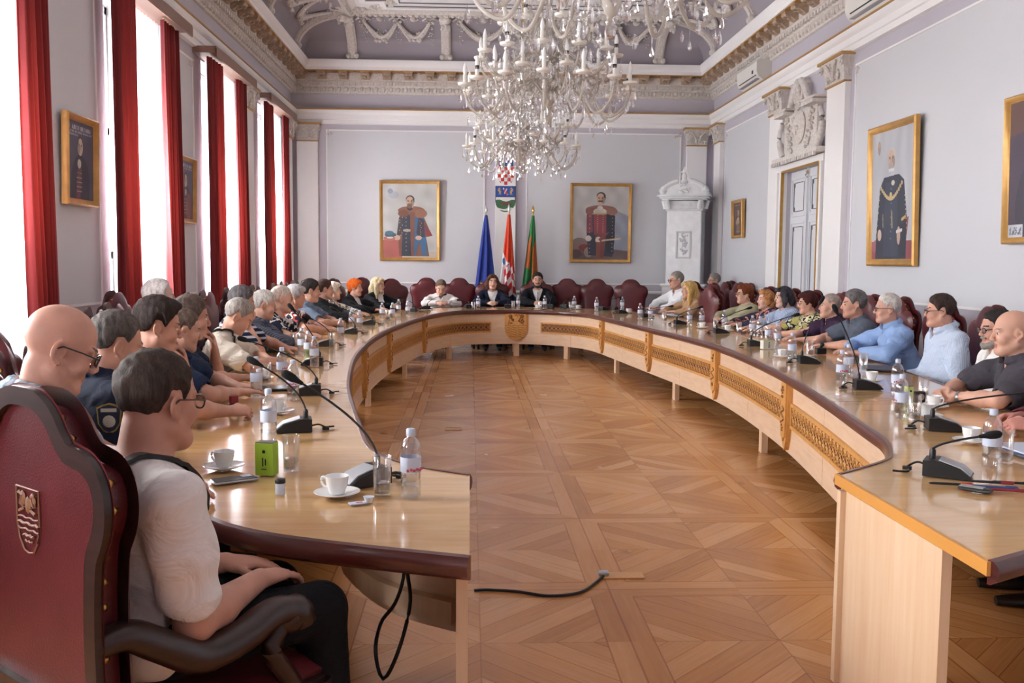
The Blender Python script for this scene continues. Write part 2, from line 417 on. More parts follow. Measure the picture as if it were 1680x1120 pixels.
# ---- sweeps round the three walls: profile points (p out of wall, z)
def walls_sweep(prof, name, m, smooth=30, ya=Y0, sides='LBR'):
    b = MB(); P = []
    if 'L' in sides: P.append(lambda p: (XL+p, ya))
    P.append(lambda p: (XL+p, D-p)); P.append(lambda p: (XR-p, D-p))
    if 'R' in sides: P.append(lambda p: (XR-p, ya))
    R = [[b.vert((*f(p), z)) for p, z in prof] for f in P]
    for a, c in zip(R, R[1:]):
        for i in range(len(prof)-1): b.face((a[i], a[i+1], c[i+1], c[i]))
    return struct(b, name, m, None, smooth)
walls_sweep([(0, 4.02), (.05, 4.03), (.05, 4.10), (.07, 4.11), (.07, 4.19), (.10, 4.21), (.12, 4.25), (.12, 4.275), (0, 4.29)], 'trim_1', m_white)
walls_sweep([(.121, 4.274), (.13, 4.28), (.13, 4.298), (0, 4.30)], 'trim_2', m_goldp)
walls_sweep([(0, 4.57), (.03, 4.58), (.05, 4.63), (.05, 4.69), (.08, 4.71), (.10, 4.76), (.10, 4.80)], 'trim_3', m_stucco)
walls_sweep([(.10, 4.80), (.12, 4.81), (.12, 4.935)], 'trim_4', m_stucco)
walls_sweep([(.12, 4.935), (.32, 4.94), (.32, 4.95)], 'trim_5', m_goldp)
walls_sweep([(.32, 4.95), (.335, 4.95), (.335, 5.0), (.36, 5.03), (.38, 5.10), (.38, 5.125), (.28, 5.13)], 'trim_6', m_white)
CP, CZ0, CZ1 = 1.19, 5.13, 5.74
cove = [(.28+(CP-.28)*(1-math.cos(t*PI/2)), CZ0+(CZ1-CZ0)*math.sin(t*PI/2)) for t in [k/10 for k in range(11)]]
walls_sweep(cove, 'trim_7', m_cove, 60)
walls_sweep([(CP-.05, 5.71), (CP, 5.69), (CP+.06, 5.70), (CP+.08, 5.74), (CP+.2, 5.75)], 'trim_8', m_stucco)
struct(MB().box(((XL+XR)/2, (Y0+D-CP)/2, 5.81), (XR-XL-2*CP-.1, D-CP-Y0, .12)), 'ceiling', m_ceil)
def along(step, p, inset=.0):
    """positions (x, y, angle) round the walls at offset p; angle turns local +y toward the room"""
    out = []
    n = int((XR-XL-2*p)/step); s = (XR-XL-2*p)/n
    out += [(XL+p+s*(k+.5), D-p, PI) for k in range(n)]
    n = int((D-p-1.0)/step)
    for k in range(n):
        out.append((XL+p, D-p-step*(k+.5), -PI/2)); out.append((XR-p, D-p-step*(k+.5), PI/2))
    return out
def placed(p, z, a): return Matrix.Translation((p[0], p[1], z)) @ Matrix.Rotation(a, 4, 'Z')
b = MB()   # egg and dart with dentils
for x, y, a in along(.135, 0):
    b.T = placed((x, y), 0, a); b.sphere((0, .05, 4.655), (.042, .035, .05), 6, 4); b.box((.0675, .05, 4.64), (.014, .05, .08))
for x, y, a in along(.11, 0):
    b.T = placed((x, y), 0, a); b.box((0, .105, 4.745), (.06, .05, .055))
struct(b, 'trim_9', m_stucco)
b = MB(); g = MB()  # modillions: scrolled blocks with gilt tops
for x, y, a in along(.38, 0):
    for q in (b, g): q.T = placed((x, y), 0, a)
    b.prism([(.12, 4.925), (.31, 4.925), (.315, 4.89), (.29, 4.87), (.25, 4.88), (.2, 4.84), (.15, 4.81), (.12, 4.82)], .15, 'yz', -.075)
    b.sphere((0, .3, 4.885), (.085, .03, .03), 6, 4); b.sphere((0, .2, 4.85), (.04, .06, .03), 6, 4)
    for s_ in (-1, 1): b.sphere((s_*.055, .26, 4.87), (.025, .05, .025), 6, 4)
    g.box((0, .22, 4.932), (.18, .2, .014))
    b.sphere((.19, .2, 4.93), (.05, .05, .015), 6, 4)
struct(b, 'trim_10', m_stuccod, None, 40); struct(g, 'trim_11', m_goldp)
# ---- ceiling frames
def ring(b, p, w, h, z, notch=0):
    """rectangular border on the ceiling at offset p from the walls with stepped-in corners"""
    def loop(q):
        n = notch
        xs, xe, ye = XL+q, XR-q, D-q
        if not n: return [(xs, Y0), (xs, ye), (xe, ye), (xe, Y0)]
        return [(xs, Y0), (xs, ye-n), (xs+n*.9, ye-n), (xs+n*.9, ye), (xe-n*.9, ye), (xe-n*.9, ye-n), (xe, ye-n), (xe, Y0)]
    A = loop(p); B_ = loop(p+w)
    i = [[b.vert((x, y, zz)) for x, y in L] for L, zz in ((A, z), (A, z-h), (B_, z-h), (B_, z))]
    for r0, r1 in zip(i, i[1:]):
        for k in range(len(A)-1): b.face((r0[k], r0[k+1], r1[k+1], r1[k]))
b = MB()
for x, y, a in along(.1, CP+.03):
    b.T = placed((x, y), 0, a); b.sphere((0, 0, 5.69), (.045, .035, .03), 6, 4)
struct(b, 'trim_12', m_stucco)
b = MB(); ring(b, CP+.28, .1, .03, 5.75, .35); ring(b, CP+.55, .05, .02, 5.75, .35); struct(b, 'trim_13', m_white)
b = MB(); ring(b, CP+.385, .018, .012, 5.75, .35); ring(b, CP+.61, .014, .012, 5.75, .35); struct(b, 'trim_14', m_greyline)
# ---- relief ornament helpers (stucco)
def leafy(b, c, r, n, R=rnd, flat=.5, nrm=(0, 1, 0), sq=1):
    a, q, d = frame(nrm)
    for k in range(n):
        t, rr = R.uniform(0, 2*PI), r*math.sqrt(R.random())
        p = Vector(c)+a*math.cos(t)*rr+q*math.sin(t)*rr*sq; s_ = R.uniform(.18, .34)*r
        b.sphere(p, (s_, s_, s_), 6, 4)
def covep(t, off=0):
    """point on the cove curve in local (y out of wall, z)"""
    y = .28+(CP-.28)*(1-math.cos(t*PI/2)); z = CZ0+(CZ1-CZ0)*math.sin(t*PI/2)
    return y+off*math.cos(t*PI/2)*.8, z-off*math.sin(t*PI/2)*.9
def bracket(b, x, tilt=0):
    for w, o in ((.17, .05), (.11, .085)):
        rows = []
        for k in range(11):
            t = k/10; y, z = covep(t*.97+.02, o); y0, z0 = covep(t*.97+.02, -.01); xx = x+tilt*math.sin(t*PI)
            rows.append([b.vert(p) for p in ((xx-w/2, y0, z0), (xx-w/2, y, z), (xx+w/2, y, z), (xx+w/2, y0, z0))])
        b._skin(rows, True, True)
    for s_ in (-1, 1):
        y, z = covep(.05, .08); b.sphere((x+s_*.07, y, z+.02), (.05, .05, .055), 8, 6)
    y, z = covep(.93, .09); b.sphere((x, y, z), (.11, .09, .07), 8, 6); leafy(b, (x, y-.06, z-.05), .11, 9, flat=1)
def swags(b, x0, x1, n=2):
    w = (x1-x0)/n
    P = lambda x, t, o=.04: (x, *covep(t, o))
    for k in range(n+1):
        x = x0+w*k
        leafy(b, P(x, .86), .09, 9); b.tube([P(x-.13, .82), P(x-.06, .9), P(x, .84), P(x+.06, .9), P(x+.13, .82)], .017, 6)
        for q in range(7): leafy(b, P(x+.03*math.sin(q*2), .78-.075*q), .055-.004*q, 4)
        if k < n:
            for o in (0, .05):
                b.tube([P(x+w*u, .82-o-.5*(1-(2*u-1)**2)*.75, .05) for u in [i/12 for i in range(13)]], lambda u: .018+.02*math.sin(PI*u), 6)
            leafy(b, P(x+w/2, .45), .13, 16)
            for u in (.2, .35, .65, .8): leafy(b, P(x+w*u, .83), .04, 4); leafy(b, P(x+w*u, .6-.1*(1-abs(2*u-1))), .06, 5)
            b.sphere(P(x+w/2, .86), (.06, .03, .05), 8, 6)
def cove_side(a, org, L, cuts, name):
    b = MB(); c = MB()
    for q in (b, c): q.T = Matrix.Translation(org) @ Matrix.Rotation(a, 4, 'Z')
    for x in cuts: bracket(b, x)
    for x0, x1 in zip(cuts, cuts[1:]):
        if x1-x0 > 1.0: swags(c, x0+.26, x1-.26)
        else:
            xm = (x0+x1)/2
            for q in range(8): leafy(c, (xm, *covep(.2+.07*q, .03)), .03+.035*math.sin(q*.45), 4)
            for s_ in (-1, 1): c.tube([(xm+s_*.12*math.sin(u*3), *covep(.15+.35*u, .03)) for u in [i/8 for i in range(9)]], .014, 6)
    return struct(b, 'trim_%d' % name, m_stucco, None, 40), struct(c, 'trim_%d' % (name+1), m_stucco, None, 50)
hw = (XR-XL)/2
cove_side(PI, (XC, D, 0), hw, [-2.78, -2.2, -1.08, 1.08, 2.2, 2.78][0:1]+[-2.78+.0, ][1:]+[-1.1, 1.1, 2.78], 15)
yy = [1.15, 3.35, 5.55, 7.75, 9.95, 12.15, 14.35]
cove_side(-PI/2, (XL, D, 0), 0, yy, 17)
cove_side(PI/2, (XR, D, 0), 0, [-v for v in yy][::-1], 19)
b = MB()
for px, py in ((560, 14), (590, 16), (618, 12), (640, 5), (1108, 20)):
    leafy(b, atz(px, py, 5.74), .13, 22, nrm=(0, 0, 1), sq=.8)
struct(b, 'trim_21', m_stucco, None, 50)
# ---- pilasters
def pilaster(x, y, a, w, name, d=.07):
    b = MB(); b.T = placed((x, y), 0, a)
    b.box((0, d/2, 2.33), (w, d, 2.9)); b.box((0, d/2+.01, .98), (w+.06, d+.02, .07)); b.box((0, d/2+.015, .42), (w+.1, d+.03, .84)); b.box((0, d/2+.03, .06), (w+.14, d+.06, .12))
    r = struct(b, name, m_white)
    c = MB(); c.T = b.T; h0, h1 = 3.72, 4.0
    R = []
    for k in range(7):
        t = k/6; ww = w/2*(1+.28*t*t); dd = d+.02+.06*t*t; z = h0+(h1-h0)*t
        R.append([c.vert(p) for p in ((-ww, 0, z), (-ww, dd, z), (ww, dd, z), (ww, 0, z))])
    c._skin(R)
    for s_ in (-1, 1):
        for k in range(14):
            pass
        c.tube([(s_*(w*.56-.055*math.cos(t)*(1-t/12)), d+.075, h1-.07+.055*math.sin(t)*(1-t/12)) for t in [.6*i for i in range(15)]], .014, 6)
        c.tube([(s_*.02, d+.05, h0+.03), (s_*.05, d+.07, h0+.14), (s_*.12, d+.085, h1-.06), (s_*.17, d+.08, h1-.03)], .016, 6)
        for q in (-1, 0, 1): leafy(c, (s_*w*.27+q*.03, d+.05, h0+.07+.03*(q == 0)), .05, 6)
        leafy(c, (s_*w*.5, d*.7, h0+.1), .05, 6)
    leafy(c, (0, d+.07, h1-.05), .055, 8); leafy(c, (0, d+.06, h0+.13), .06, 7)
    c.build('capital', m_stucco, r, smooth=50)
    g = MB(); g.T = b.T; g.box((0, d/2+.04, h1+.018), (w*1.36, d+.12, .035)); g.box((0, d/2+.01, h0-.008), (w*1.04, d+.04, .02)); g.build('gilt_band', m_goldp, r)
tn = 30
for x in (-3.01, 4.225): pilaster(x, D, PI, .38, 'trim_%d' % tn); tn += 1
for y in (13.75, 11.5, 17.05): pilaster(XR, y, PI/2, .58 if y < 17 else .4, 'trim_%d' % tn); tn += 1
for y in (14.03, 17.05): pilaster(XL, y, -PI/2, .42, 'trim_%d' % tn); tn += 1
b = MB(); b.box((XC, D-.03, 2.5), (.38, .06, 3.0)); struct(b, 'trim_%d' % tn, m_white); tn += 1
# ---- wall panels (lighter field inside a thin moulding)
def wallpanel(side, s0, s1, z0, z1):
    global tn
    b = MB()
    T = {'B': Matrix.Translation((0, D, 0)) @ Matrix.Rotation(PI, 4, 'Z') @ Matrix.Scale(-1, 4, (1, 0, 0)), 'R': Matrix.Translation((XR, 0, 0)) @ Matrix.Rotation(PI/2, 4, 'Z'), 'L': Matrix.Translation((XL, 0, 0)) @ Matrix.Rotation(-PI/2, 4, 'Z') @ Matrix.Scale(-1, 4, (1, 0, 0))}[side]
    b.T = T; b.box(((s0+s1)/2, .003, (z0+z1)/2), (s1-s0, .006, z1-z0)); r = struct(b, 'trim_%d' % tn, m_panel); tn += 1
    f = MB(); f.T = T; w = .022
    for q in (s0, s1): f.box((q, .008, (z0+z1)/2), (w, .016, z1-z0+w))
    for q in (z0, z1): f.box(((s0+s1)/2, .008, q), (s1-s0, .016, w))
    f.build('moulding', m_white, r, smooth=None)
    k = MB(); k.T = T
    for q, e in ((s0, 1), (s1, -1)):
        leafy(k, (q+e*.05, .015, z1-.05), .06, 9)
    k.build('corner_ornament', m_stucco, r, smooth=50)
wallpanel('B', -2.66, .25, 1.12, 3.92); wallpanel('B', 1.04, 3.93, 1.12, 3.92)
wallpanel('R', 14.2, 16.7, 1.12, 3.86); wallpanel('R', 4.0, 11.05, 1.12, 3.86); wallpanel('R', -1.9, 3.7, 1.12, 3.86)
for s0, s1 in ((7.3, 8.5), (10.55, 11.4)): wallpanel('L', s0, s1, 1.12, 3.86)
m_dado = mat('dado_paint', C('#a8a0a8'), .75)
walls_sweep([(.0, .68), (.012, .68), (.012, .93), (0, .93)], 'trim_22', m_dado, None, sides='B')
walls_sweep([(0, .93), (.03, .935), (.04, .96), (.03, .985), (0, .99)], 'trim_23', m_white, sides='BR', ya=13.5)
walls_sweep([(0, 0), (.04, 0), (.04, .16), (.02, .2), (0, .21)], 'baseboard_back', m_white, sides='B')
b = MB(); b.box((XL+.02, (Y0+D)/2, .1), (.04, D-Y0, .2)); struct(b, 'baseboard_left', m_white)
b = MB(); b.box((XR-.02, (Y0+DY0)/2, .1), (.04, DY0-Y0-.3, .2)); b.box((XR-.02, (DY1+D)/2, .1), (.04, D-DY1-.3, .2)); struct(b, 'baseboard_right', m_white)
# ---- double door with gilt architrave and carved pediment
dx = XR+.05; DT = Matrix.Translation((XR, 0, 0)) @ Matrix.Rotation(PI/2, 4, 'Z')   # local x = world y, local y = into the room
dr = MB(); dr.T = DT; dm = (DY0+DY1)/2
for s_ in (-1, 1): dr.box((dm+s_*(DY1-DY0)/4, -.1, DZ/2), ((DY1-DY0)/2-.008, .06, DZ-.01))
door = struct(dr, 'door_1', m_doorw)
pn = MB(); pn.T = DT; gl = MB(); gl.T = DT
for s_ in (-1, 1):
    cx = dm+s_*(DY1-DY0)/4
    for z0, z1 in ((.15, .75), (.85, 2.1), (2.2, 2.72)):
        for q in (-1, 1): pn.box((cx+q*.27, -.06, (z0+z1)/2), (.03, .025, z1-z0)); gl.box((cx+q*.2, -.066, (z0+z1)/2), (.01, .012, z1-z0-.12))
        for z in (z0, z1): pn.box((cx, -.06, z), (.56, .025, .03))
        for z in (z0+.06, z1-.06): gl.box((cx, -.066, z), (.3, .012, .01)); gl.box((cx+.17, -.066, z+(.03 if z < (z0+z1)/2 else -.03)), (.01, .012, .06))
pn.box((dm, -.055, DZ/2), (.05, .04, DZ)); pn.build('panel_moulding', m_doorw, door, smooth=None); gl.build('painted_line', m_greyline, door, smooth=None)
ar = MB(); ar.T = DT
for s_ in (-1, 1): ar.box((dm+s_*((DY1-DY0)/2+.06), .03, DZ/2), (.13, .08, DZ)); ar.box((dm+s_*((DY1-DY0)/2+.13), .05, DZ/2), (.05, .1, DZ))
ar.box((dm, .03, DZ+.05), (DY1-DY0+.3, .08, .1)); ar.build('architrave', m_white, door, smooth=None)
gg = MB(); gg.T = DT
for s_ in (-1, 1): gg.box((dm+s_*((DY1-DY0)/2-.0), .06, DZ/2), (.025, .04, DZ)); 
gg.box((dm, .06, DZ), (DY1-DY0, .04, .03)); gg.build('gilt_edge', m_gold, door, smooth=None)
ct = MB(); ct.T = DT; leafy(ct, (dm, -.04, 2.76), .06, 10); ct.build('carved_tassel', m_stuccod, door, smooth=50)
pd = MB(); pd.T = DT
z = DZ+.12
pd.box((dm, .08, z+.03), (1.75, .18, .07)); 
for k in range(22): pd.box((dm-.82+k*.078, .18, z-.02), (.04, .03, .05))
pd.box((dm, .04, z+.35), (1.25, .08, .6))
for s_ in (-1, 1):
    pd.box((dm+s_*.55, .1, z+.66), (.42, .2, .05)); pd.box((dm+s_*.55, .08, z+.71), (.5, .22, .03))
    pd.tube([(dm+s_*(.36-.32*u), .1, z+.72+.32*math.sin(u*1.4)) for u in [i/8 for i in range(9)]], .05, 8)
    pd.tube([(dm+s_*(.62+.2*math.sin(u*2.6)), .08, z+.07+.5*u) for u in [i/8 for i in range(9)]], lambda u: .06-.025*u, 8)
    for k in range(5): leafy(pd, (dm+s_*(.32+.04*k), .1, z+.14+.1*k), .08, 8)
pd.lathe([(0, -.03), (.2, -.02), (.23, .02), (.2, .05), (.1, .08), (0, .1)], 14, (dm, .08, z+.42), (0, 1, 0)); leafy(pd, (dm, .15, z+.42), .13, 16)
pd.prism([(dm-.14, z+.75), (dm+.14, z+.75), (dm+.2, z+.98), (dm+.1, z+1.06), (dm, z+1.02), (dm-.1, z+1.06), (dm-.2, z+.98)], .12, 'xz', .0); leafy(pd, (dm, .14, z+.93), .11, 14); leafy(pd, (dm, .12, z+.72), .12, 12)
pd.build('carved_pediment', m_stucco, door, smooth=45)
# ---- light: daylight through the windows
w = bpy.data.worlds.new('world'); SC.world = w; w.use_nodes = True
w.node_tree.nodes['Background'].inputs[0].default_value = (.93, .95, 1, 1); w.node_tree.nodes['Background'].inputs[1].default_value = 2.2
for c in WINS:
    L = bpy.data.lights.new('window_daylight', 'AREA'); L.shape = 'RECTANGLE'; L.size = 2*WH; L.size_y = WZ1-WZ0; L.energy = 560; L.color = (.96, .985, 1)
    o = bpy.data.objects.new('window_daylight', L); COL.objects.link(o); o.location = (XL-.55, c, (WZ0+WZ1)/2); o.rotation_euler = (0, -PI/2, 0)
vs = SC.view_settings; vs.view_transform = 'Standard'; vs.look = 'None'; vs.exposure = 1.0; vs.gamma = 1; vs.use_curve_mapping = False
# ------------------------------------------------------------------ the U-shaped council table
def wood(name, cols, rough, sc=(1, 14, 1), coat=0, vs=2.2, spec=.5):
    m = bpy.data.materials.new(name); m.use_nodes = True; t = NT(m)
    f = t.noise(t.mapv(t.coord(), sc), vs, 6, .62)
    t.l(t.ramp(f, [(.25, cols[0]), (.5, cols[1]), (.75, cols[2])]), t.b.inputs['Base Color'])
    t.b.inputs['Roughness'].default_value = rough; t.b.inputs['Coat Weight'].default_value = coat; t.b.inputs['Coat Roughness'].default_value = .06
    t.b.inputs['Specular IOR Level'].default_value = spec
    t.bump(f, .04, .002); MATS[name] = m; return m
m_top = wood('tabletop_maple', (C('#cf9f66'), C('#dbb07a'), C('#e2bd8b')), .13, (1, 9, 1), .4)
m_rim = wood('mahogany_edge', (C('#3f1a17'), C('#552621'), C('#6a332c')), .3, (3, 3, 20), .3)
m_beech = wood('beech_panel', (C('#d9b695'), C('#e2c2a3'), C('#e8ccb0')), .38, (3, 3, 22), 0, 1.5)
m_endw = wood('pale_maple_end', (C('#dcb68f'), C('#e3c29f'), C('#e9cdae')), .35, (14, 14, 1), 0, 1.6)
m_burnt = mat('burnt_oak', C('#8f5a2a'), .5)
m_amber = mat('amber_edge', C('#d6974a'), .35)
TZ = .75
IN_P = [(.0, 3.262), (-.18, 3.39), (-.31, 3.555), (-.415, 3.80), (-.515, 4.336), (-.627, 4.963), (-.752, 5.77), (-.9, 7.187), (-.955, 8.3), (-.965, 9.5), (-.915, 10.69), (-.81, 11.75), (-.66, 12.95), (-.42, 14.05), (-.13, 14.68), (.25, 14.9), (.66, 14.95), (1.1, 14.83), (1.49, 14.47), (1.76, 13.87), (1.92, 12.66), (2.08, 11.14), (2.25, 9.5), (2.30, 8.29), (2.2, 6.644), (2.025, 5.284), (1.86, 4.3), (1.795, 3.924), (1.705, 3.668), (1.6, 3.49), (1.33, 3.262)]
OUT_P = [(0, 2.327), (-.34, 2.448), (-.585, 2.56), (-.77, 2.72), (-.98, 3.05), (-1.16, 3.5), (-1.34, 4.3), (-1.49, 5.1), (-1.61, 6.1), (-1.73, 7.4), (-1.79, 8.8), (-1.79, 10.2), (-1.72, 11.5), (-1.56, 12.9), (-1.29, 14.2), (-.9, 15.2), (-.3, 15.75), (.3, 15.93), (.66, 15.95), (1.1, 15.93), (1.8, 15.65), (2.4, 15.05), (2.8, 14.1), (3.0, 12.9), (3.15, 11.5), (3.24, 10.2), (3.27, 8.8), (3.2, 7.4), (3.06, 6.1), (2.9, 5.1), (2.72, 4.3), (2.5, 3.5), (2.32, 3.05), (2.1, 2.72), (1.92, 2.56), (1.67, 2.448), (1.33, 2.262)]
IN = resample(crom(IN_P, 10), .06); NI = len(IN)
OC = resample(crom(OUT_P, 10), .05)
def nrm2(P, i):
    d = P[min(i+1, len(P)-1)]-P[max(i-1, 0)]; d = d/np.linalg.norm(d); return np.array([-d[1], d[0]])   # left of the direction = outside for these runs
def match(n):
    """outer points paired with the inner points by relative length, snapped a little to the nearest"""
    q = np.linspace(0, 1, len(OC)); out = []
    for i, p in enumerate(IN):
        f = i/(NI-1); out.append((np.interp(f, q, OC[:, 0]), np.interp(f, q, OC[:, 1])))
    return np.array(out)
OM = match(NI)
TBL = empty('council_table', (XC, 9.0, 0), 0, 'long U-shaped conference table with pale wood top, dark rim and carved front panels', 'table')
TBL_INV = Matrix.Translation((-XC, -9.0, 0))
def tb(b, name, m, parent=None, smooth=35, label=None):
    o = b.build(name, m, parent or TBL, smooth=smooth)
    if parent is None: o.matrix_parent_inverse = TBL_INV
    if label: o['label'] = label
    return o
b = MB(); th = .035; K = 6
rows = []
for a, o in zip(IN, OM):
    L = [(*(a+(o-a)*k/K), TZ) for k in range(K+1)]
    rows.append([b.vert(p) for p in L]+[b.vert((x, y, TZ-th)) for x, y, z in L[::-1]])
b._skin(rows, True, True); tb(b, 'tabletop', m_top, smooth=30)
def rimprof(h0=.004, h=.06, r=.03):
    return [(0, h0), (r*.55, h0-.002), (r*.9, -.012), (r, -h*.45), (r*.8, -h*.8), (r*.3, -h), (0, -h)]
b = MB(); rows = []
for i, p in enumerate(IN):       # rim on the inner side, points toward the opening
    n = -nrm2(IN, i)
    n = n if np.dot(n, (XC-p[0], 9-p[1])) > 0 or i in (0, NI-1) else n
    rows.append([b.vert((p[0]+n[0]*(u-.012), p[1]+n[1]*(u-.012), TZ+w)) for u, w in rimprof()])
b._skin(rows, True, True); tb(b, 'inner_rim', m_rim, label='dark mahogany rim along the inside curve')
b = MB(); rows = []
for i, p in enumerate(OC):
    n = nrm2(OC, i)
    rows.append([b.vert((p[0]+n[0]*(u-.012), p[1]+n[1]*(u-.012), TZ+w)) for u, w in rimprof(.004, .06, .032)])
b._skin(rows, True, True); tb(b, 'outer_rim', m_rim, label='dark mahogany rim along the outside curve')
# curved front panel set back from the inner edge, floating above the floor on short legs
SET = .045
def fr(i, off): p = IN[i]+nrm2(IN, i)*off; return p
PF = np.array([fr(i, SET) for i in range(NI)])
PZ0, PZ1 = .20, TZ-.035
L = np.r_[0, np.cumsum(np.linalg.norm(np.diff(PF, axis=0), axis=1))]
def pf(s, off=0):
    i = np.clip(np.searchsorted(L, s)-1, 0, NI-2); t = (s-L[i])/(L[i+1]-L[i]); p = PF[i]*(1-t)+PF[i+1]*t
    d = PF[i+1]-PF[i]; d = d/np.linalg.norm(d); n = np.array([d[1], -d[0]])   # toward the opening
    return p+n*off, n
LT = L[-1]
segs = np.linspace(0, LT, 12)
for s0, s1 in zip(segs, segs[1:]):
    b = MB(); rows = []
    for s in np.linspace(s0+.003, s1-.003, 60):
        f, n = pf(s, 0); k, _ = pf(s, -.03)
        rows.append([b.vert((*f, PZ0)), b.vert((*f, PZ1)), b.vert((*k, PZ1)), b.vert((*k, PZ0))])
    b._skin(rows, True, True); tb(b, 'front_panel', m_beech, smooth=30)
    # backing rail seen from behind
b = MB(); rows = []
for s in np.linspace(0, LT, 150):
    f, n = pf(s, -.03); k, _ = pf(s, -.07)
    rows.append([b.vert((*f, .24)), b.vert((*f, .32)), b.vert((*k, .32)), b.vert((*k, .24))])
b._skin(rows, True, True); tb(b, 'back_rail', m_endw)
# carved friezes between the shields: guilloche of rings
def sp(px, py, z):
    q = atz(px, py, z)[:2]; return L[np.argmin(np.hypot(*(PF-q).T))]
SC0 = sp(840, 545, .45)
SH = []    # arc positions of the shields
for px, py in ((606, 612), (647.5, 578), (709, 552), (977.5, 552), (1068, 577), (1164, 615), (1281, 682)): SH.append(sp(px, py, .46))
FZ = .475; FH = .075
def frieze(s0, s1):
    b = MB(); g = MB(); r = MB(); n = max(8, int((s1-s0)/.05))
    for zz in (FZ-FH, FZ+FH):
        rows = []
        for s in np.linspace(s0, s1, n):
            f, _ = pf(s, .016); k, _ = pf(s, -.002); rows.append([b.vert((*k, zz-.012)), b.vert((*f, zz-.012)), b.vert((*f, zz+.012)), b.vert((*k, zz+.012))])
        b._skin(rows)
    for s in (s0, s1):
        f, nn = pf(s, .006); b.box((*f, FZ), (.02, .02, 2*FH+.02))
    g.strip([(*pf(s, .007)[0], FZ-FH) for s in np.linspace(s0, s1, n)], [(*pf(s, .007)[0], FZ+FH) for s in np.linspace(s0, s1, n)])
    step = .085; m = int((s1-s0-.06)/step)
    for row in (-1, 1):
        for k in range(m+1):
            s = s0+.03+(s1-s0-.06)*k/m
            for rad in (.017, .034):
                def pt(t): f, _ = pf(np.clip(s+rad*1.12*math.cos(t), s0, s1), .009); return (*f, FZ+row*FH*.47+rad*math.sin(t))
                r.tube([pt(2*PI*i/10) for i in range(11)], (.0036), 4, caps=False)
    o = tb(b, 'carved_frieze', m_oak, label='carved oak band with interlaced rings')
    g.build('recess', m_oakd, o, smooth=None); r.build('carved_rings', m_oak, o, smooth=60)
gap = .10
cuts = SH
for i, (s0, s1) in enumerate(zip(cuts, cuts[1:])):
    if i == 2: frieze(s0+gap, SC0-.42); frieze(SC0+.42, s1-gap)
    else: frieze(s0+gap, s1-gap)
frieze(SH[-1]+gap, LT-.09); frieze(max(.1, SH[0]-1.1), SH[0]-gap)
frieze(.12, max(.5, SH[0]-1.3))
def shield(s, w, h, big=False):
    z1 = .475+h*.52; b = MB(); f, n = pf(s, .0)
    T = Matrix(((-n[1], n[0], 0, f[0]), (n[0]*-1 if 0 else n[0]*-1, -n[1], 0, f[1]), (0, 0, 1, 0), (0, 0, 0, 1)))
    tx = Vector((-n[1], n[0], 0)); T = Matrix(((tx.x, -n[0], 0, f[0]), (tx.y, -n[1], 0, f[1]), (0, 0, 1, z1), (0, 0, 0, 1)))
    def out(k=1.0):
        P = [(-w/2*k, -.0-(1-k)*h*.4), (w/2*k, -(1-k)*h*.4)]
        if big:
            P += [(w/2*k, -h*.55)]+[(w/2*k*math.cos(t), -h*.55-h*.42*k*math.sin(t)) for t in [PI*j/12 for j in range(1, 12)]]+[(-w/2*k, -h*.55)]
        else:
            P += [(w/2*k, -h*.62), (w*.36*k, -h*.82), (w*.2*k, -h*.93*k), (0, -h*k), (-w*.2*k, -h*.93*k), (-w*.36*k, -h*.82), (-w/2*k, -h*.62)]
        return P
    b.T = T; b.prism(out(), -.035, 'xz', .0); b.prism(out(.88), -.012, 'xz', -.035)
    o = tb(b, 'carved_shield', m_oak, smooth=None, label='large carved oak shield at the middle' if big else 'carved oak shield with pointed foot')
    e = MB(); e.T = T; y = -.05; q = w/2
    if big:
        for sx in (-1, 1):
            e.tube([(sx*q*x, y, -h*zz) for x, zz in ((.2, .34), (.34, .22), (.55, .2), (.62, .3), (.45, .4), (.7, .42))], .008, 5); e.sphere((sx*q*.5, y, -h*.15), (.035, .008, .03)); leafy(e, (sx*q*.45, y, -h*.3), .05, 10)
            leafy(e, (sx*q*.16, y, -h*.1), .03, 5)
        for k in range(6): e.tube([(x*q*.8, y, -h*(.52+.065*k)+.006*math.sin(x*9+k)) for x in [-1+.2*i for i in range(11)]][(k > 3)*1:11-(k > 3)*1], .004, 4)
        e.box((0, y, -h*.46), (w*.9, .01, .008))
    else:
        leafy(e, (0, y, -h*.24), .032, 8, sq=1.4); e.tube([(q*.5*math.sin(t*5), y, -h*(.42+.1*t)) for t in [i/5 for i in range(12)]], .006, 5); leafy(e, (0, y, -h*.7), .025, 6)
    e.build('relief', m_burnt, o, smooth=60)
for s in SH: shield(s, .17, .53)
shield(SC0, .37, .48, True)
# legs under the panel
for px, py in ((941, 577), (1017, 600), (1123, 640), (1246, 722), (655, 605), (738, 578), (843, 577), (612, 650)):
    s = L[np.argmin(np.hypot(*(PF-atz(px, py, .1)[:2]).T))]; f, n = pf(s, -.06)
    b = MB(); b.T = Matrix.Translation((*f, 0)) @ Matrix.Rotation(math.atan2(n[1], n[0])+PI/2, 4, 'Z'); b.box((0, 0, PZ0/2+.02), (.09, .05, PZ0+.04)); tb(b, 'leg', m_endw, smooth=None)
for k in range(9):   # slab legs under the outer half
    i = int(len(OC)*(.16+.68*k/8)); p = OC[i]-nrm2(OC, i)*.22; n = nrm2(OC, i)
    b = MB(); b.T = Matrix.Translation((*p, 0)) @ Matrix.Rotation(math.atan2(n[1], n[0])+PI/2, 4, 'Z'); b.box((0, 0, .357), (.06, .05, .714)); tb(b, 'leg', m_endw, smooth=None)
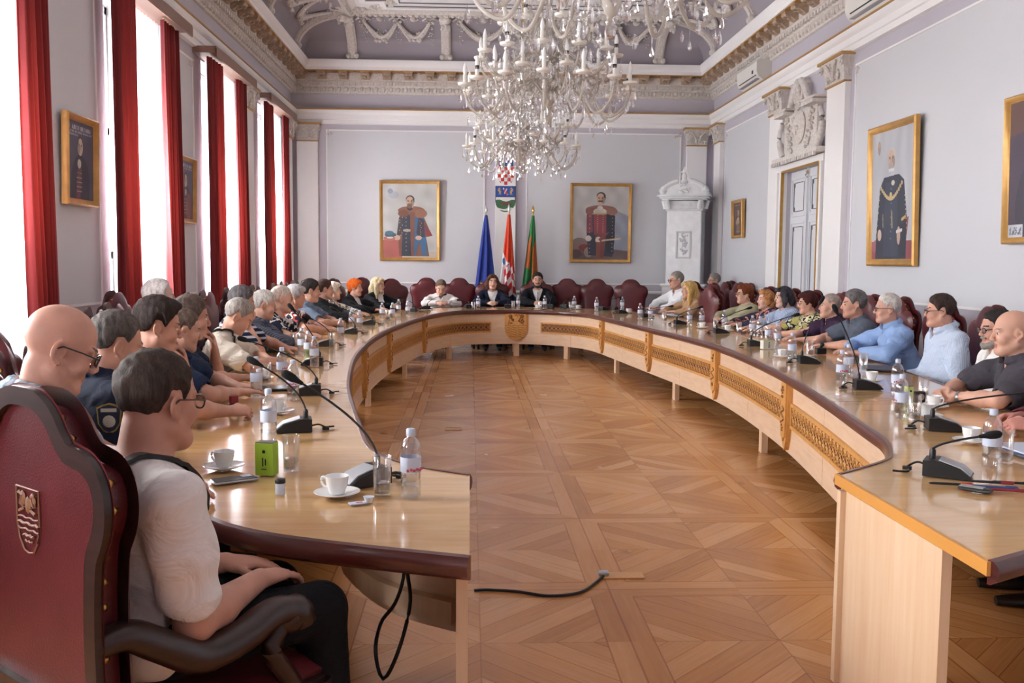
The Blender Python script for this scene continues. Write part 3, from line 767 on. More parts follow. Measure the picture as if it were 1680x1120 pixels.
# straight ends
b = MB(); b.box((-.02, 2.82, TZ/2-.03), (.03, .82, TZ-.07)); tb(b, 'end_panel', m_endw, smooth=None)
b = MB(); b.box((1.345, 2.87, TZ/2-.02), (.03, .72, TZ-.05)); b.box((1.335, 3.2, TZ/2-.02), (.05, .03, TZ-.05)); tb(b, 'end_panel', m_endw, smooth=None)
b = MB(); b.prism([(TZ+.001, 3.27), (TZ+.001, 2.255), (TZ-.035, 2.255), (TZ-.035, 3.27)], .012, 'yz', 1.322) if 0 else b.box((1.325, 2.765, TZ-.018), (.014, 1.0, .038)); tb(b, 'edge_band', m_amber, smooth=None, label='bright amber edge strip on the straight right end')
# ------------------------------------------------------------------ conference chairs
m_lea = mat('oxblood_leather', C('#5d2026'), .3, var=.12, vscale=12, bump=.25, bscale=220, coat=.15)
m_dw = wood('dark_stained_wood', (C('#1d0f0d'), C('#2b1613'), C('#3a211c')), .35, (2, 2, 16), .2)
m_brass = mat('brass_nail', C('#c9a05a'), .3, metal=.9)
m_emb = mat('gold_tooling', C('#8d6247'), .6)
HALF = [(0, 1.20), (.05, 1.197), (.095, 1.175), (.13, 1.135), (.17, 1.10), (.215, 1.09), (.25, 1.082), (.275, 1.06), (.284, 1.018), (.274, .975), (.248, .925), (.237, .85), (.232, .74), (.236, .62), (.245, .50)]
def chair_outline(k=1.0, dz=0):
    h = crom(HALF, 3); P = [(x*k, .86+(z-.86)*k+dz) for x, z in h]
    return [(-x, z) for x, z in P[::-1]][:-1]+P
def half_inset(i):
    P = np.array(crom(HALF, 3)); out = []
    for k in range(len(P)):
        d = P[min(k+1, len(P)-1)]-P[max(k-1, 0)]; d /= np.linalg.norm(d)+1e-9
        q = P[k]+np.array([d[1], -d[0]])*i; out.append((max(q[0], 0), q[1]))
    out[0] = (0, out[0][1])
    return [(-x, z) for x, z in out[::-1]][:-1]+out
def bulge(b, P, y0, dy, n=4):
    """cushion over outline P rising by dy from the plane y0"""
    c = np.mean(P, 0); R = []
    for k in range(n+1):
        t = k/n; s = 1-t**1.6*.96; y = y0+dy*math.sin(min(1, t*1.5)*PI/2)
        R.append([b.vert((c[0]+(x-c[0])*s, y, c[1]+(z-c[1])*s)) for x, z in P])
    for A, B_ in zip(R, R[1:]):
        for i in range(len(P)): j = (i+1) % len(P); b.face((A[i], A[j], B_[j], B_[i]))
    b.face(R[-1])
def make_chair(detail=True):
    """sits at the origin facing +y"""
    r = empty('conference_chair')
    b = MB(); Pt = chair_outline()
    b.prism(Pt, .055, 'xz', -.0275); b.build('backrest_frame', m_lea, r, smooth=40)
    for y0, dy, nm in ((.0275, .035, 'front_pad'), (-.0275, -.004, 'back_panel')):
        b = MB(); In = half_inset(-.055 if nm == 'back_panel' else -.042); bulge(b, In, y0, dy); b.build(nm, m_lea, r, smooth=50)
    b = MB(); A = half_inset(-.008); B_ = half_inset(-.05)
    for P0, P1, y in ((A, B_, -.034),):
        i0 = [b.vert((x, -.027, z)) for x, z in P0]; i1 = [b.vert((x, -.044, z)) for x, z in P0]; i2 = [b.vert((x, -.044, z)) for x, z in P1]; i3 = [b.vert((x, -.027, z)) for x, z in P1]
        for a, c in ((i0, i1), (i1, i2), (i2, i3)):
            for k in range(len(a)-1): b.face((a[k], a[k+1], c[k+1], c[k]))
    b.box((0, -.036, .53), (.46, .02, .06)); b.build('back_moulding', m_dw, r, smooth=40)
    b = MB(); n = len(Pt)
    pts = resample(np.array(Pt), .058)
    for x, z in pts[2:-2]:
        c = np.array([x, z-.9]); c /= np.linalg.norm(c); 
        b.lathe([(.011, -.002), (.009, .004), (.003, .007)], 7, (x, 0, z), (c[0], 0, c[1]))
    b.cur = 1; e = resample(np.array(Pt), .02); rows = []
    for k, (x, z) in enumerate(e):
        d_ = e[min(k+1, len(e)-1)]-e[max(k-1, 0)]; d_ /= np.linalg.norm(d_); nn = np.array([-d_[1], d_[0]]); nn = nn if nn@np.array([x, z-.9]) > 0 else -nn
        rows.append([b.vert((x+nn[0]*o_, y_, z+nn[1]*o_)) for y_, o_ in ((-.016, -.002), (-.014, .002), (.014, .002), (.016, -.002))])
    b._skin(rows, True, True)
    b.build('nailhead_trim', [m_brass, m_lea], r, smooth=60)
    b = MB(); w, h = .05, .085; zc = .955; ol = [(-w, h*.75), (w, h*.75), (w, -h*.2), (w*.8, -h*.65), (w*.4, -h*.95), (0, -h), (-w*.4, -h*.95), (-w*.8, -h*.65), (-w, -h*.2)]
    P3 = [(x, -.0345, zc+z) for x, z in ol]; b.tube(P3+[P3[0]], .0022, 4)
    for sx in (-1, 1): b.tube([(sx*w*q, -.0345, zc+h*z) for q, z in ((.75, .6), (.4, .55), (.6, .3), (.25, .2), (.7, .1))], .005, 5); b.sphere((sx*w*.45, -.034, zc+h*.45), (.013, .004, .018), 6, 4)
    b.sphere((0, -.034, zc+h*.3), (.012, .004, .02), 6, 4)
    for k in range(5): b.tube([(q*w*(.9-.14*k*(k > 2)), -.0345, zc-h*(.05+.16*k)+.002*math.sin(q*8+k*2)) for q in [-1+.25*i for i in range(9)]], .0032 if k % 2 else .0022, 4)
    b.build('gold_crest', m_emb, r, smooth=60)
    b = MB(); b.box((0, .27, .42), (.54, .52, .09), .02); b.build('seat_rail', m_dw, r)
    b = MB(); b.box((0, .275, .46), (.53, .51, .07), .03); b.build('seat_cushion', m_lea, r, smooth=60)
    for s_ in (-1, 1):
        b = MB(); b.tube([(s_*.265, -.02, .5), (s_*.265, -.015, .3), (s_*.265, -.05, 0)], .027, 6); b.build('leg', m_dw, r)
        b = MB(); b.tube([(s_*.265, .5, .44), (s_*.27, .51, .22), (s_*.27, .5, 0)], lambda t: .032-.008*t, 8); b.build('leg', m_dw, r)
        b = MB(); P = crom([(s_*.25, -.03, .715), (s_*.262, .03, .725), (s_*.272, .09, .685), (s_*.276, .18, .625), (s_*.276, .28, .635), (s_*.276, .36, .665), (s_*.276, .42, .655), (s_*.276, .44, .62)], 4)
        b.tube(P, lambda t: .034+.012*math.sin(t*PI)+.010*(t > .85), 10, flat=.85); b.sphere((s_*.274, .415, .64), (.045, .045, .042), 10, 8)
        b.tube(crom([(s_*.274, .39, .63), (s_*.274, .36, .57), (s_*.272, .4, .5), (s_*.275, .44, .42)], 4), .024, 8); b.build('armrest', m_dw, r, smooth=60)
    b = MB(); b.box((0, .24, .14), (.5, .035, .04)); b.box((-.265, .24, .17), (.03, .48, .04)); b.box((.265, .24, .17), (.03, .48, .04)); b.build('stretcher', m_dw, r, smooth=None)
    return r
CHAIR0 = make_chair()
CH_USED = [0]
def chair(x, y, a, label, name='conference_chair', group='red leather conference chairs', sx=.9):
    """a = facing direction angle in radians (0 = +x)"""
    o = CHAIR0 if not CH_USED[0] else copy_tree(CHAIR0); CH_USED[0] += 1
    o.scale.x = sx; o.location = (x, y, 0); o.rotation_euler.z = a-PI/2; tag(o, label, 'chair', group); return o
# ------------------------------------------------------------------ curtains
m_cur = mat('red_velvet', C('#6f171b'), .8, sheen=.05, var=.1, vscale=3, stretch=(1, 1, .2))
def _tl():
    t = NT(m_cur); o = [k for k in t.t.nodes if k.type == 'OUTPUT_MATERIAL'][0]; q = t.n('ShaderNodeBsdfTranslucent'); q.inputs[0].default_value = (*C('#a03029'), 1)
    mx = t.n('ShaderNodeMixShader'); mx.inputs[0].default_value = .08; t.l(t.b.outputs[0], mx.inputs[1]); t.l(q.outputs[0], mx.inputs[2]); t.l(mx.outputs[0], o.inputs[0])
_tl()
def sheer_mat():
    m = bpy.data.materials.new('sheer_net'); m.use_nodes = True; t = NT(m); o = [k for k in t.t.nodes if k.type == 'OUTPUT_MATERIAL'][0]
    t.t.nodes.remove(t.b)
    a = t.n('ShaderNodeBsdfTransparent'); tr = t.n('ShaderNodeBsdfTranslucent'); d = t.n('ShaderNodeBsdfDiffuse')
    for k in (tr, d): k.inputs[0].default_value = (.95, .95, .96, 1)
    m1 = t.n('ShaderNodeMixShader'); m1.inputs[0].default_value = .35; t.l(tr.outputs[0], m1.inputs[1]); t.l(d.outputs[0], m1.inputs[2])
    m2 = t.n('ShaderNodeMixShader'); m2.inputs[0].default_value = .55; t.l(a.outputs[0], m2.inputs[1]); t.l(m1.outputs[0], m2.inputs[2]); t.l(m2.outputs[0], o.inputs[0]); return m
m_sheer = sheer_mat(); m_pel = mat('pelmet_wood', C('#8a6a5c'), .5)
def curtain(name, x, y0, y1, z0, z1, m, folds, amp, shift, label, cat, group, seed):
    R = random.Random(seed); b = MB(); nz = 12; ny = folds*8; rows = []
    ph = [R.uniform(0, 6) for _ in range(4)]
    for i in range(nz+1):
        t = i/nz; z = z1+(z0-z1)*t; row = []
        for j in range(ny+1):
            u = j/ny; k = math.sin(2*PI*folds*u+ph[0]+.5*math.sin(t*3+ph[1]))*.7+.3*math.sin(2*PI*folds*1.7*u+ph[2])
            yy = y0+(y1-y0)*u+shift*t*t*(1-.3*u)+.02*math.sin(t*4+u*9+ph[3])
            row.append(b.vert((x+amp*k*(.65+.35*t), yy, z)))
        rows.append(row)
    b._skin(rows, False, False)
    me = b.mesh(name, m, 180)
    o = link(name, me); pass
    return tag(o, label, cat, group)
WN = ['beside the camera', 'left of the camera view', 'left of the nearer small portrait', 'between the two small portraits', 'right of the farther small portrait', 'nearest the back wall']
for i, c in enumerate(WINS):
    curtain('curtain', XL+.17, c-.99, c-.42, .02, 3.93, m_cur, 6, .05, .03, 'long red velvet curtain, left half, at the window %s' % WN[i], 'curtain', 'red velvet curtains', i*2+1)
    curtain('curtain', XL+.17, c+.37, c+.82, .02, 3.93, m_cur, 6, .05, .08, 'long red velvet curtain, right half, at the window %s' % WN[i], 'curtain', 'red velvet curtains', i*2+2)
    if i > 1: curtain('net_curtain', XL+.06, c-.8, c+.8, .03, 3.93, m_sheer, 18, .018, 0, 'sheer white curtain across the window %s' % WN[i], 'net curtain', 'sheer white curtains', i+40)
    b = MB(); b.box((XL+.14, c, 4.0), (.28, 2.1, .08)); b.box((XL+.275, c, 3.965), (.02, 2.1, .1)); o = b.build('curtain_pelmet', m_pel, smooth=None)
    tag(o, 'brown pelmet board above the window %s' % WN[i], 'pelmet', 'brown curtain pelmets')
# ------------------------------------------------------------------ framed portraits
m_paint = vcol_mat('painted_canvas', .5, .15); m_cloth = vcol_mat('painted_cloth', .75); m_enamel = vcol_mat('painted_wood', .4)
m_fr = mat('gilt_frame', C('#c89a58'), .38, metal=.45, var=.12, vscale=10); m_frd = mat('frame_inner', C('#e0c38a'), .35, metal=.6)
m_back = mat('dark_backing', C('#4a322a'), .7)
def face2(p, x, y, s, skin, hair, beard=None, turn=1, asp=1.35):
    a = asp; s = s*1.2; p.ell(x-.004*turn*s, y+.022*s, .038*s*a, .036*s, hair); p.ell(x, y, .035*s*a, .047*s, skin); p.ell(x-turn*.031*s*a, y+.012*s, .009*s*a, .026*s, hair)
    sh = tuple(c*.75 for c in skin); p.ell(x-turn*.02*s*a, y-.01*s, .016*s*a, .03*s, sh)
    dk = tuple(c*.5 for c in skin)
    for e in (-1, 1): p.line(x+e*.009*s*a, y+.013*s, x+e*.021*s*a, y+.012*s, .0025*s, dk); p.ell(x+e*.015*s*a, y+.006*s, .0045*s*a, .0035*s, tuple(c*.35 for c in skin))
    p.line(x+.008*s*turn, y+.005*s, x+.01*s*turn, y-.01*s, .005*s, sh)
    if beard: p.ell(x+.004*turn, y-.036*s, .024*s*a, .02*s, beard); p.ell(x+.004*turn, y-.02*s, .022*s*a, .007*s, beard)
    return p
def noble_blue(U, V):
    p = Paint(U, V, S('#c9c9c6')); p.ell(.2, .85, .1, .05, S('#b3b7bf')); p.ell(.14, .9, .05, .035, S('#8d9bb0')); p.rect(0, 0, 1, .08, S('#c4b9a9'))
    p.poly([(0, .24), (.3, .24), (.36, 0), (0, 0)], S('#b3564c')); p.ell(.12, .26, .11, .035, S('#b86a5c')); p.ell(.14, .31, .11, .03, S('#33566d')); p.ell(.12, .335, .08, .028, S('#3d6b80')); p.ell(.13, .27, .06, .014, S('#e5ded6'))
    p.poly([(.32, .62), (.72, .62), (.85, .4), (.92, .3), (.8, .28), (.86, .02), (.3, .02), (.28, .3)], S('#7c4a3a'))
    p.poly([(.74, .5), (.92, .3), (.78, .3)], S('#8c3136')); p.poly([(.55, .62), (.76, .55), (.82, .04), (.58, .02)], S('#2f6596'))
    p.poly([(.32, .62), (.56, .62), (.58, .3), (.54, .02), (.34, .02), (.36, .3)], S('#2c3242')); p.poly([(.3, .55), (.38, .6), (.34, .32), (.25, .28)], S('#3a3338'))
    for k in range(9): p.ell(.33+.03*math.sin(k*2), .3+.035*k, .008, .006, S('#c7b29a')); p.ell(.43, .1+.055*k, .009, .006, S('#c9c0b2'))
    p.ell(.45, .37, .08, .02, S('#c2ad97')); p.poly([(.66, .56), (.76, .52), (.78, .28), (.66, .28), (.62, .34)], S('#3b3541')); p.ell(.66, .27, .06, .03, S('#d6b19a')); p.ell(.27, .27, .05, .035, S('#d6b19a'))
    for k in range(7): p.ell(.7+.02*math.sin(k*3), .32+.03*k, .007, .005, S('#cfae8f'))
    p.ell(.53, .64, .25, .06, S('#8a5440')); p.ell(.38, .6, .1, .05, S('#7a4634')); p.ell(.7, .6, .12, .06, S('#9a6149')); p.poly([(.5, .62), (.6, .62), (.57, .03), (.52, .03)], S('#7c4a3a')); p.ell(.5, .67, .05, .03, S('#2b2630')); p.line(.46, .69, .55, .69, .008, S('#e5e0da'))
    p.poly([(.6, .02), (.66, .2), (.7, .2), (.72, .02)], S('#84503e')); face2(p, .5, .755, 1.3, S('#d3a98d'), S('#3a2c28'), S('#6d5142'), -1); return p.noise(.06, 3).c
def noble_red(U, V):
    p = Paint(U, V, S('#bcb9b7')); p.poly([(.7, .7), (1, .6), (1, 0), (.6, 0)], S('#8c90a2')); p.poly([(0, 0), (1, 0), (1, .12), (0, .2)], S('#5f4b4c')); p.ell(.12, .2, .16, .1, S('#836a68')); p.ell(.2, .16, .1, .05, S('#7b2f2c')); p.ell(.06, .08, .1, .06, S('#4c3434')); p.ell(.28, .1, .08, .07, S('#94807a'))
    p.poly([(.26, .66), (.74, .66), (.76, .3), (.72, .04), (.28, .06), (.24, .4)], S('#2a2b3c')); p.poly([(.36, .66), (.6, .66), (.6, .34), (.38, .34)], S('#84323a')); p.poly([(.24, .62), (.34, .66), (.36, .38), (.24, .36)], S('#7a3440'))
    p.poly([(.4, .34), (.6, .34), (.56, .02), (.44, .02)], S('#6c3330')); p.poly([(.6, .66), (.76, .6), (.74, .08), (.6, .1)], S('#20222f'))
    for k in range(10): p.ell(.3, .1+.055*k, .008, .006, S('#c9bfae')); p.ell(.71, .12+.05*k, .008, .006, S('#b7ab98')); p.ell(.44, .38+.028*k, .007, .005, S('#d0b48c')); p.ell(.54, .38+.028*k, .007, .005, S('#d0b48c'))
    p.ell(.5, .685, .28, .06, S('#8d5448')); p.ell(.32, .66, .1, .05, S('#7a463e')); p.ell(.7, .66, .1, .05, S('#94604f')); p.ell(.48, .66, .12, .045, S('#cfc3b4')); p.ell(.48, .71, .05, .03, S('#d6cdc4')); p.ell(.48, .63, .14, .012, S('#c0a878'))
    p.ell(.28, .29, .055, .04, S('#ded2c6')); p.ell(.46, .27, .055, .045, S('#e0d3c4')); p.line(.5, .26, .86, .29, .011, S('#cbb694')); p.poly([(.58, .36), (.66, .38), (.5, .24), (.46, .28)], S('#7c3a3c')); p.rect(.42, .02, .5, .24, S('#7d392f'))
    face2(p, .49, .83, 1.35, S('#cda288'), S('#2e2624'), None, -1); p.line(.455, .80, .52, .80, .011, S('#3c2b26')); return p.noise(.07, 5).c
def noble_elder(U, V):
    p = Paint(U, V, S('#bfc2ca')); p.ell(.17, .88, .035, .055, S('#a58a8c')); p.ell(.17, .9, .02, .02, S('#c9a25e')); p.rect(0, 0, 1, .14, S('#8d3a44')); p.ell(.2, .1, .2, .06, S('#99505c')); p.poly([(.78, .3), (.9, .32), (.86, .18), (.76, .2)], S('#94333c'))
    p.poly([(.3, .64), (.66, .65), (.78, .6), (.86, .3), (.84, .0), (.1, 0), (.12, .2), (.2, .56)], S('#1f2638')); p.poly([(.34, .6), (.62, .6), (.66, .02), (.3, .02)], S('#2a3247')); p.poly([(.68, .25), (.84, .28), (.82, .02), (.68, .02)], S('#1a1e2b'))
    for k in range(8): p.ell(.2-.012*k, .52-.05*k, .012, .008, S('#b9a26a')); p.ell(.48, .16+.055*k, .012, .007, S('#6f7182')); p.ell(.8+.008*k, .48-.035*k, .01, .007, S('#b9a26a'))
    for k in range(15):
        t = k/14; p.ell(.23+.5*t, .56-.1*math.sin(PI*t)+.02*t, .022, .016, S('#c6ab73'))
    p.ell(.47, .5, .03, .02, S('#cdb27c')); p.ell(.52, .59, .04, .02, S('#cfc7ad')); p.line(.28, .35, .29, .25, .006, S('#b8aa80')); p.line(.5, .36, .51, .25, .014, S('#9f8c5c'))
    p.ell(.2, .19, .05, .045, S('#d6b8a6')); p.ell(.67, .18, .04, .07, S('#d1ad98')); p.line(.62, .21, .74, .22, .012, S('#e7e4e0')); p.line(.74, .3, .82, .32, .012, S('#c3a45f'))
    face2(p, .47, .77, 1.35, S('#d2ab95'), S('#cfc6bd'), S('#a8a19b'), -1, 1.5); p.line(.42, .69, .53, .69, .012, S('#e4e0dc')); return p.noise(.05, 8).c
def strokes(p, y, h, x0, x1, n, col, seed):
    R = random.Random(seed); x = x0
    for k in range(n):
        w = (x1-x0)/n
        if R.random() < .12: x += w; continue
        p.line(x+w*.2, y-h/2, x+w*R.choice((.2, .5, .8)), y+h/2, w*.16, col)
        if R.random() < .7: p.line(x+w*.8, y-h/2, x+w*R.choice((.5, .8)), y+h/2, w*.14, col)
        if R.random() < .6: p.line(x+w*.2, y+h*R.choice((-.5, 0, .5)), x+w*.8, y+h*R.choice((-.5, 0, .5)), h*.1, col)
        x += w
def bust_dark(U, V, face=(.5, .68), coat='#2d2a3c', lower='#6b3440', bg='#45405a', red=False):
    p = Paint(U, V, S(bg)); p.ell(.5, .2, .36, .38, S(coat)); p.rect(.16, 0, .84, .2, S(coat)); p.poly([(.4, .4), (.55, .4), (.5, .0), (.34, .0)], S(lower)); p.ell(.46, .46, .07, .06, S('#c9b8ac'))
    if red: p.ell(.68, .2, .2, .26, S('#8d4a4c'))
    for k in range(5): p.line(.36, .1+.06*k, .56, .1+.06*k, .005, S('#a99a90'))
    face2(p, face[0], face[1], 2.0, S('#d9b9a2'), S('#3b3033'), None, 1, 1.15)
    strokes(p, .92, .045, .06, .94, 20, S('#cfc8d2'), 3); strokes(p, .865, .022, .06, .94, 36, S('#b9b2c2'), 4); strokes(p, .825, .022, .06, .4, 14, S('#b9b2c2'), 5); return p.noise(.05, 2).c
def bust_red(U, V): return bust_dark(U, V, (.45, .66), '#3b3244', '#5a3038', '#5a5470', True)
def bust_brown(U, V):
    p = Paint(U, V, S('#4f3630')); p.ell(.5, .25, .4, .4, S('#3c2a27')); p.ell(.45, .4, .2, .1, S('#a58a70')); p.ell(.5, .2, .2, .16, S('#6d4f3d')); p.rect(.3, .08, .7, .14, S('#8d6a4c')); p.ell(.5, .5, .12, .05, S('#c0a284'))
    face2(p, .5, .68, 1.8, S('#c79f83'), S('#2f2320'), S('#8b6a55'), 1, 1.2); strokes(p, .93, .03, .1, .9, 16, S('#a58a78'), 7); return p.noise(.08, 4).c
def dark_canvas(U, V):
    p = Paint(U, V, S('#3d3044')); p.poly([(0, .75), (1, .85), (1, 1), (0, 1)], S('#5a3a34')); p.ell(.55, .2, .45, .45, S('#2b2637')); p.ell(.55, .5, .2, .12, S('#7a6660')); face2(p, .55, .68, 1.7, S('#c9a48b'), S('#2c2426'), None, 1, 1.1); p.rect(0, 0, .22, .09, S('#c9ced8'))
    strokes(p, .06, .02, .02, .2, 6, S('#5f6678'), 9); strokes(p, .03, .02, .02, .2, 6, S('#5f6678'), 10); return p.noise(.06, 6).c
def portrait(side, a0, a1, z0, z1, fn, fw, label, res=90):
    """a0..a1 position along the wall (x on the back wall, y on side walls)"""
    W, Hh = a1-a0, z1-z0; r = empty('framed_portrait', label=label, cat='picture', group=None)
    if side == 'B': r.location = (a0, D-.02, z0); ang = 0
    elif side == 'R': r.location = (XR-.02, a1, z0); ang = -PI/2
    else: r.location = (XL+.02, a0, z0); ang = PI/2
    r.rotation_euler = (math.radians(1.5), 0, ang)
    b = MB(); pr = [(0, 0), (0, -.045), (fw*.25, -.06), (fw*.6, -.05), (fw*.8, -.03), (fw, -.025), (fw, 0)]
    R = []
    for sx, sz, cx, cz in ((1, 1, 0, 0), (-1, 1, W, 0), (-1, -1, W, Hh), (1, -1, 0, Hh)):
        R.append([b.vert((cx+sx*i, y, cz+sz*i)) for i, y in pr])
    R.append(R[0]); b._skin(R, False, False); b.build('frame', m_fr, r, smooth=50)
    b = MB(); b.box((W/2, -.005, Hh/2), (W-.01, .01, Hh-.01)); b.build('backing', m_back, r, smooth=None)
    w, h = W-2*fw, Hh-2*fw
    c = painted('canvas', w, h, res, int(res*h/w), lambda U, V: fn(U, V)*.8+.13, m_paint, r); c.location = (fw, -.022, fw); return r  # canvas colours mixed toward pale grey, standing in for reflection off the varnish
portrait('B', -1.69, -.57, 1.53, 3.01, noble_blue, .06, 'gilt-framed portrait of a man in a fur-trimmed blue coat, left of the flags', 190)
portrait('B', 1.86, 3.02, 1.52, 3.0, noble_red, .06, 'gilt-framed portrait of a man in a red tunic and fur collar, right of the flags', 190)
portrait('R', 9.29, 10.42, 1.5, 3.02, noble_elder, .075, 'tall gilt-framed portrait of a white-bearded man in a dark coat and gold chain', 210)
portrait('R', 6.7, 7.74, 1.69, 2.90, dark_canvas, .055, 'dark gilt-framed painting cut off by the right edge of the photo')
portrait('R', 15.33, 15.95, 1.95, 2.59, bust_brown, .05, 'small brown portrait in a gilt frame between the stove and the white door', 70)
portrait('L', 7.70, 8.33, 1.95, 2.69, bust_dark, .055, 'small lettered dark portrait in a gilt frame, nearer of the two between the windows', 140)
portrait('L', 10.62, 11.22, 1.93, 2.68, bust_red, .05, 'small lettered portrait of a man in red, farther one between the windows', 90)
# ------------------------------------------------------------------ painted shields on the centre strip
def lion(p, x, y, s, m, col):
    for q, w in ((((0, 0), (.3, .5)), .12), (((.3, .5), (.15, .8)), .09), (((.1, .3), (-.3, .5)), .05), (((.15, .1), (-.3, .05)), .06), (((0, 0), (-.15, -.4)), .07), (((.1, 0), (.3, -.4)), .07), (((.2, 0), (.55, .35)), .05), (((.55, .35), (.4, .7)), .05)):
        (a, b_), (c, d) = q; p.line(x+m*a*s, y+b_*s, x+m*c*s, y+d*s, w*s, col)
    p.ell(x+m*.1*s, y+.75*s, .14*s, .12*s, col)
def county_arms(U, V):
    p = Paint(U, V, S('#e9e7e2')); p.rect(0, .58, 1, 1, S('#2a55a5')); lion(p, .24, .76, .2, -1, S('#d9ad55')); lion(p, .76, .76, .2, 1, S('#d9ad55'))
    p.line(.4, .9, .6, .68, .03, S('#d9d9e0')); p.line(.46, .84, .56, .7, .05, S('#c83a44')); p.line(.45, .72, .56, .88, .025, S('#d9d9e0'))
    p.rect(0, .565, 1, .585, S('#2c2c34')); k = (V < .44+.035*np.sin(U*9)) & (V > .14+.03*np.sin(U*9+1)); p.put(k, S('#3d6e4e')); p.ell(.52, .31, .28, .05, S('#6c3a34')); p.line(.3, .3, .75, .33, .02, S('#8d4a40'))
    p.put(V < .06+.02*np.sin(U*9), S('#3d6e4e')); p.put((U < .03) | (U > .97) | (V > .985), S('#3a3f55')); return p.c
def checker_arms(U, V):
    p = Paint(U, V, S('#eeebe8')); k = ((np.floor(U*5)+np.floor(V*5)) % 2) == 0; p.put(k, S('#cf3a34')); return p.c
def shmask(r=.45): return lambda U, V: (V > r) | ((U-.5)**2/.25+((V-r)/r)**2 < 1)
def wshield(name, x0, x1, z0, z1, fn, label, y=D-.065, crown=False):
    r = empty(name, (x0, y, z0), 0, label, 'coat of arms')
    painted('face', x1-x0, z1-z0, 60, 72, fn, m_enamel, r, mask=shmask(), thick=.03)
    if crown:
        c = MB(); w = x1-x0
        for k in range(5): c.prism([(w*(.04+.19*k), z1-z0+.01), (w*(.2+.19*k), z1-z0+.01), (w*(.2+.19*k), z1-z0+.13), (w*(.12+.19*k), z1-z0+.18), (w*(.04+.19*k), z1-z0+.13)], .025, 'xz', 0)
        c.build('crown_shields', mat('crown_blue', C('#3c5d9e'), .4), r, smooth=None)
    return r
wshield('county_coat_of_arms', .455, .835, 2.45, 2.93, county_arms, 'painted blue, white and green shield hanging above the middle flag')
wshield('checkered_coat_of_arms', .50, .80, 2.95, 3.28, checker_arms, 'red and white checkered shield partly behind the far chandelier', crown=True)
# ------------------------------------------------------------------ flags
m_silver = mat('silver_finial', C('#dcdcd8'), .3, metal=.8)
def flag(x, y, ztop, zb, w0, w1, lean, fn, seed, label, split=None, pole='#c9b48a'):
    r = empty('flag', (x, y, 0), 0, label, 'flag', 'flags on poles behind the far side')
    b = MB(); b.tube([(lean*.9, 0, .12), (0, 0, ztop)], .014, 8); b.build('pole', mat('flag_pole_'+pole.strip('#'), C(pole), .4), r)
    b = MB(); b.lathe([(.16, 0), (.16, .03), (.1, .06), (.03, .09), (.025, .16)], 16, (lean*.9, 0, 0)); b.build('stand', mat('flag_stand', C('#6b5a48'), .4), r)
    b = MB(); b.lathe([(.012, 0), (.02, .02), (.03, .05), (.02, .1), (.003, .15)], 8, (0, 0, ztop-.01)); b.build('finial', m_silver if seed != 3 else m_brass, r)
    R = random.Random(seed); ph = [R.uniform(0, 6) for _ in range(4)]
    def pos(u, v):
        t = 1-v; w = w0+(w1-w0)*t**.9; z = ztop-.05-(ztop-zb)*t*(1+.04*math.sin(u*7+ph[1]))
        return (lean*t*.75+(u-.5)*w+.02*math.sin(u*13+ph[0])*t, -.03-(.03+.06*t)*math.cos((u-.5)*PI)-.035*math.sin(u*15+t*2+ph[2])*min(1, t*2), z)
    o = painted('cloth', 1, 1, 70, 110, fn, m_cloth, r, pos=pos); md = o.modifiers.new('t', 'SOLIDIFY'); md.thickness = .004
    return r
def eu(U, V):
    p = Paint(U, V, S('#2a3f95'))
    for x, y in ((.32, .30), (.62, .30), (.35, .16), (.65, .15), (.5, .08)):
        for k in range(5):
            a = PI/2+k*2*PI/5; P = lambda t, q: (x+.105*q*math.cos(t), y+.038*q*math.sin(t))
            p.poly([P(a, 1), P(a+PI*.7, .42), P(a-PI*.7, .42)], S('#f0cf3c'))
    return p.c
def hr(U, V):
    p = Paint(U, V, S('#ece9ea')); p.put(V > .56-.16*(U-.4), S('#dd4a2c')); a = (U-.2)*.9+(V-.5)*.55; c = (V-.5)-.35*(U-.5)
    k = ((np.floor(U*4.2+V*3)+np.floor(V*15-U*1.5)) % 2 == 0) & (V < .53) & (V > .22) & (U > .15); p.put(k, S('#cf2f33')); p.put((V < .2) & (U > .3+V), S('#1f2c55')); p.ell(.1, .55, .1, .03, S('#4a7cb8')); return p.c
def county(U, V):
    p = Paint(U, V, S('#2c7a45')); p.put((U > .58) & (V < .68+.2*(U-.6)), S('#b8632c')); p.put((U < .42) & (V > .45) & (V < .78+.3*(U-.3)) & (U > .05), S('#b8632c')); p.line(.75, .3, .55, .12, .035, S('#dfe3dc')); p.ell(.78, .12, .16, .05, S('#2c7a45')); p.line(.62, .2, .7, .05, .02, S('#e0e5de')); return p.c
flag(.28, 17.2, 2.42, .7, .05, .46, -.03, eu, 1, 'blue flag with yellow stars, left of the three flags')
flag(.695, 17.1, 2.43, .55, .05, .38, -.02, hr, 2, 'red, white and blue flag with red checkers, middle of the three flags')
flag(1.14, 17.2, 2.42, .6, .05, .38, -.10, county, 3, 'green and orange flag, right of the three flags')
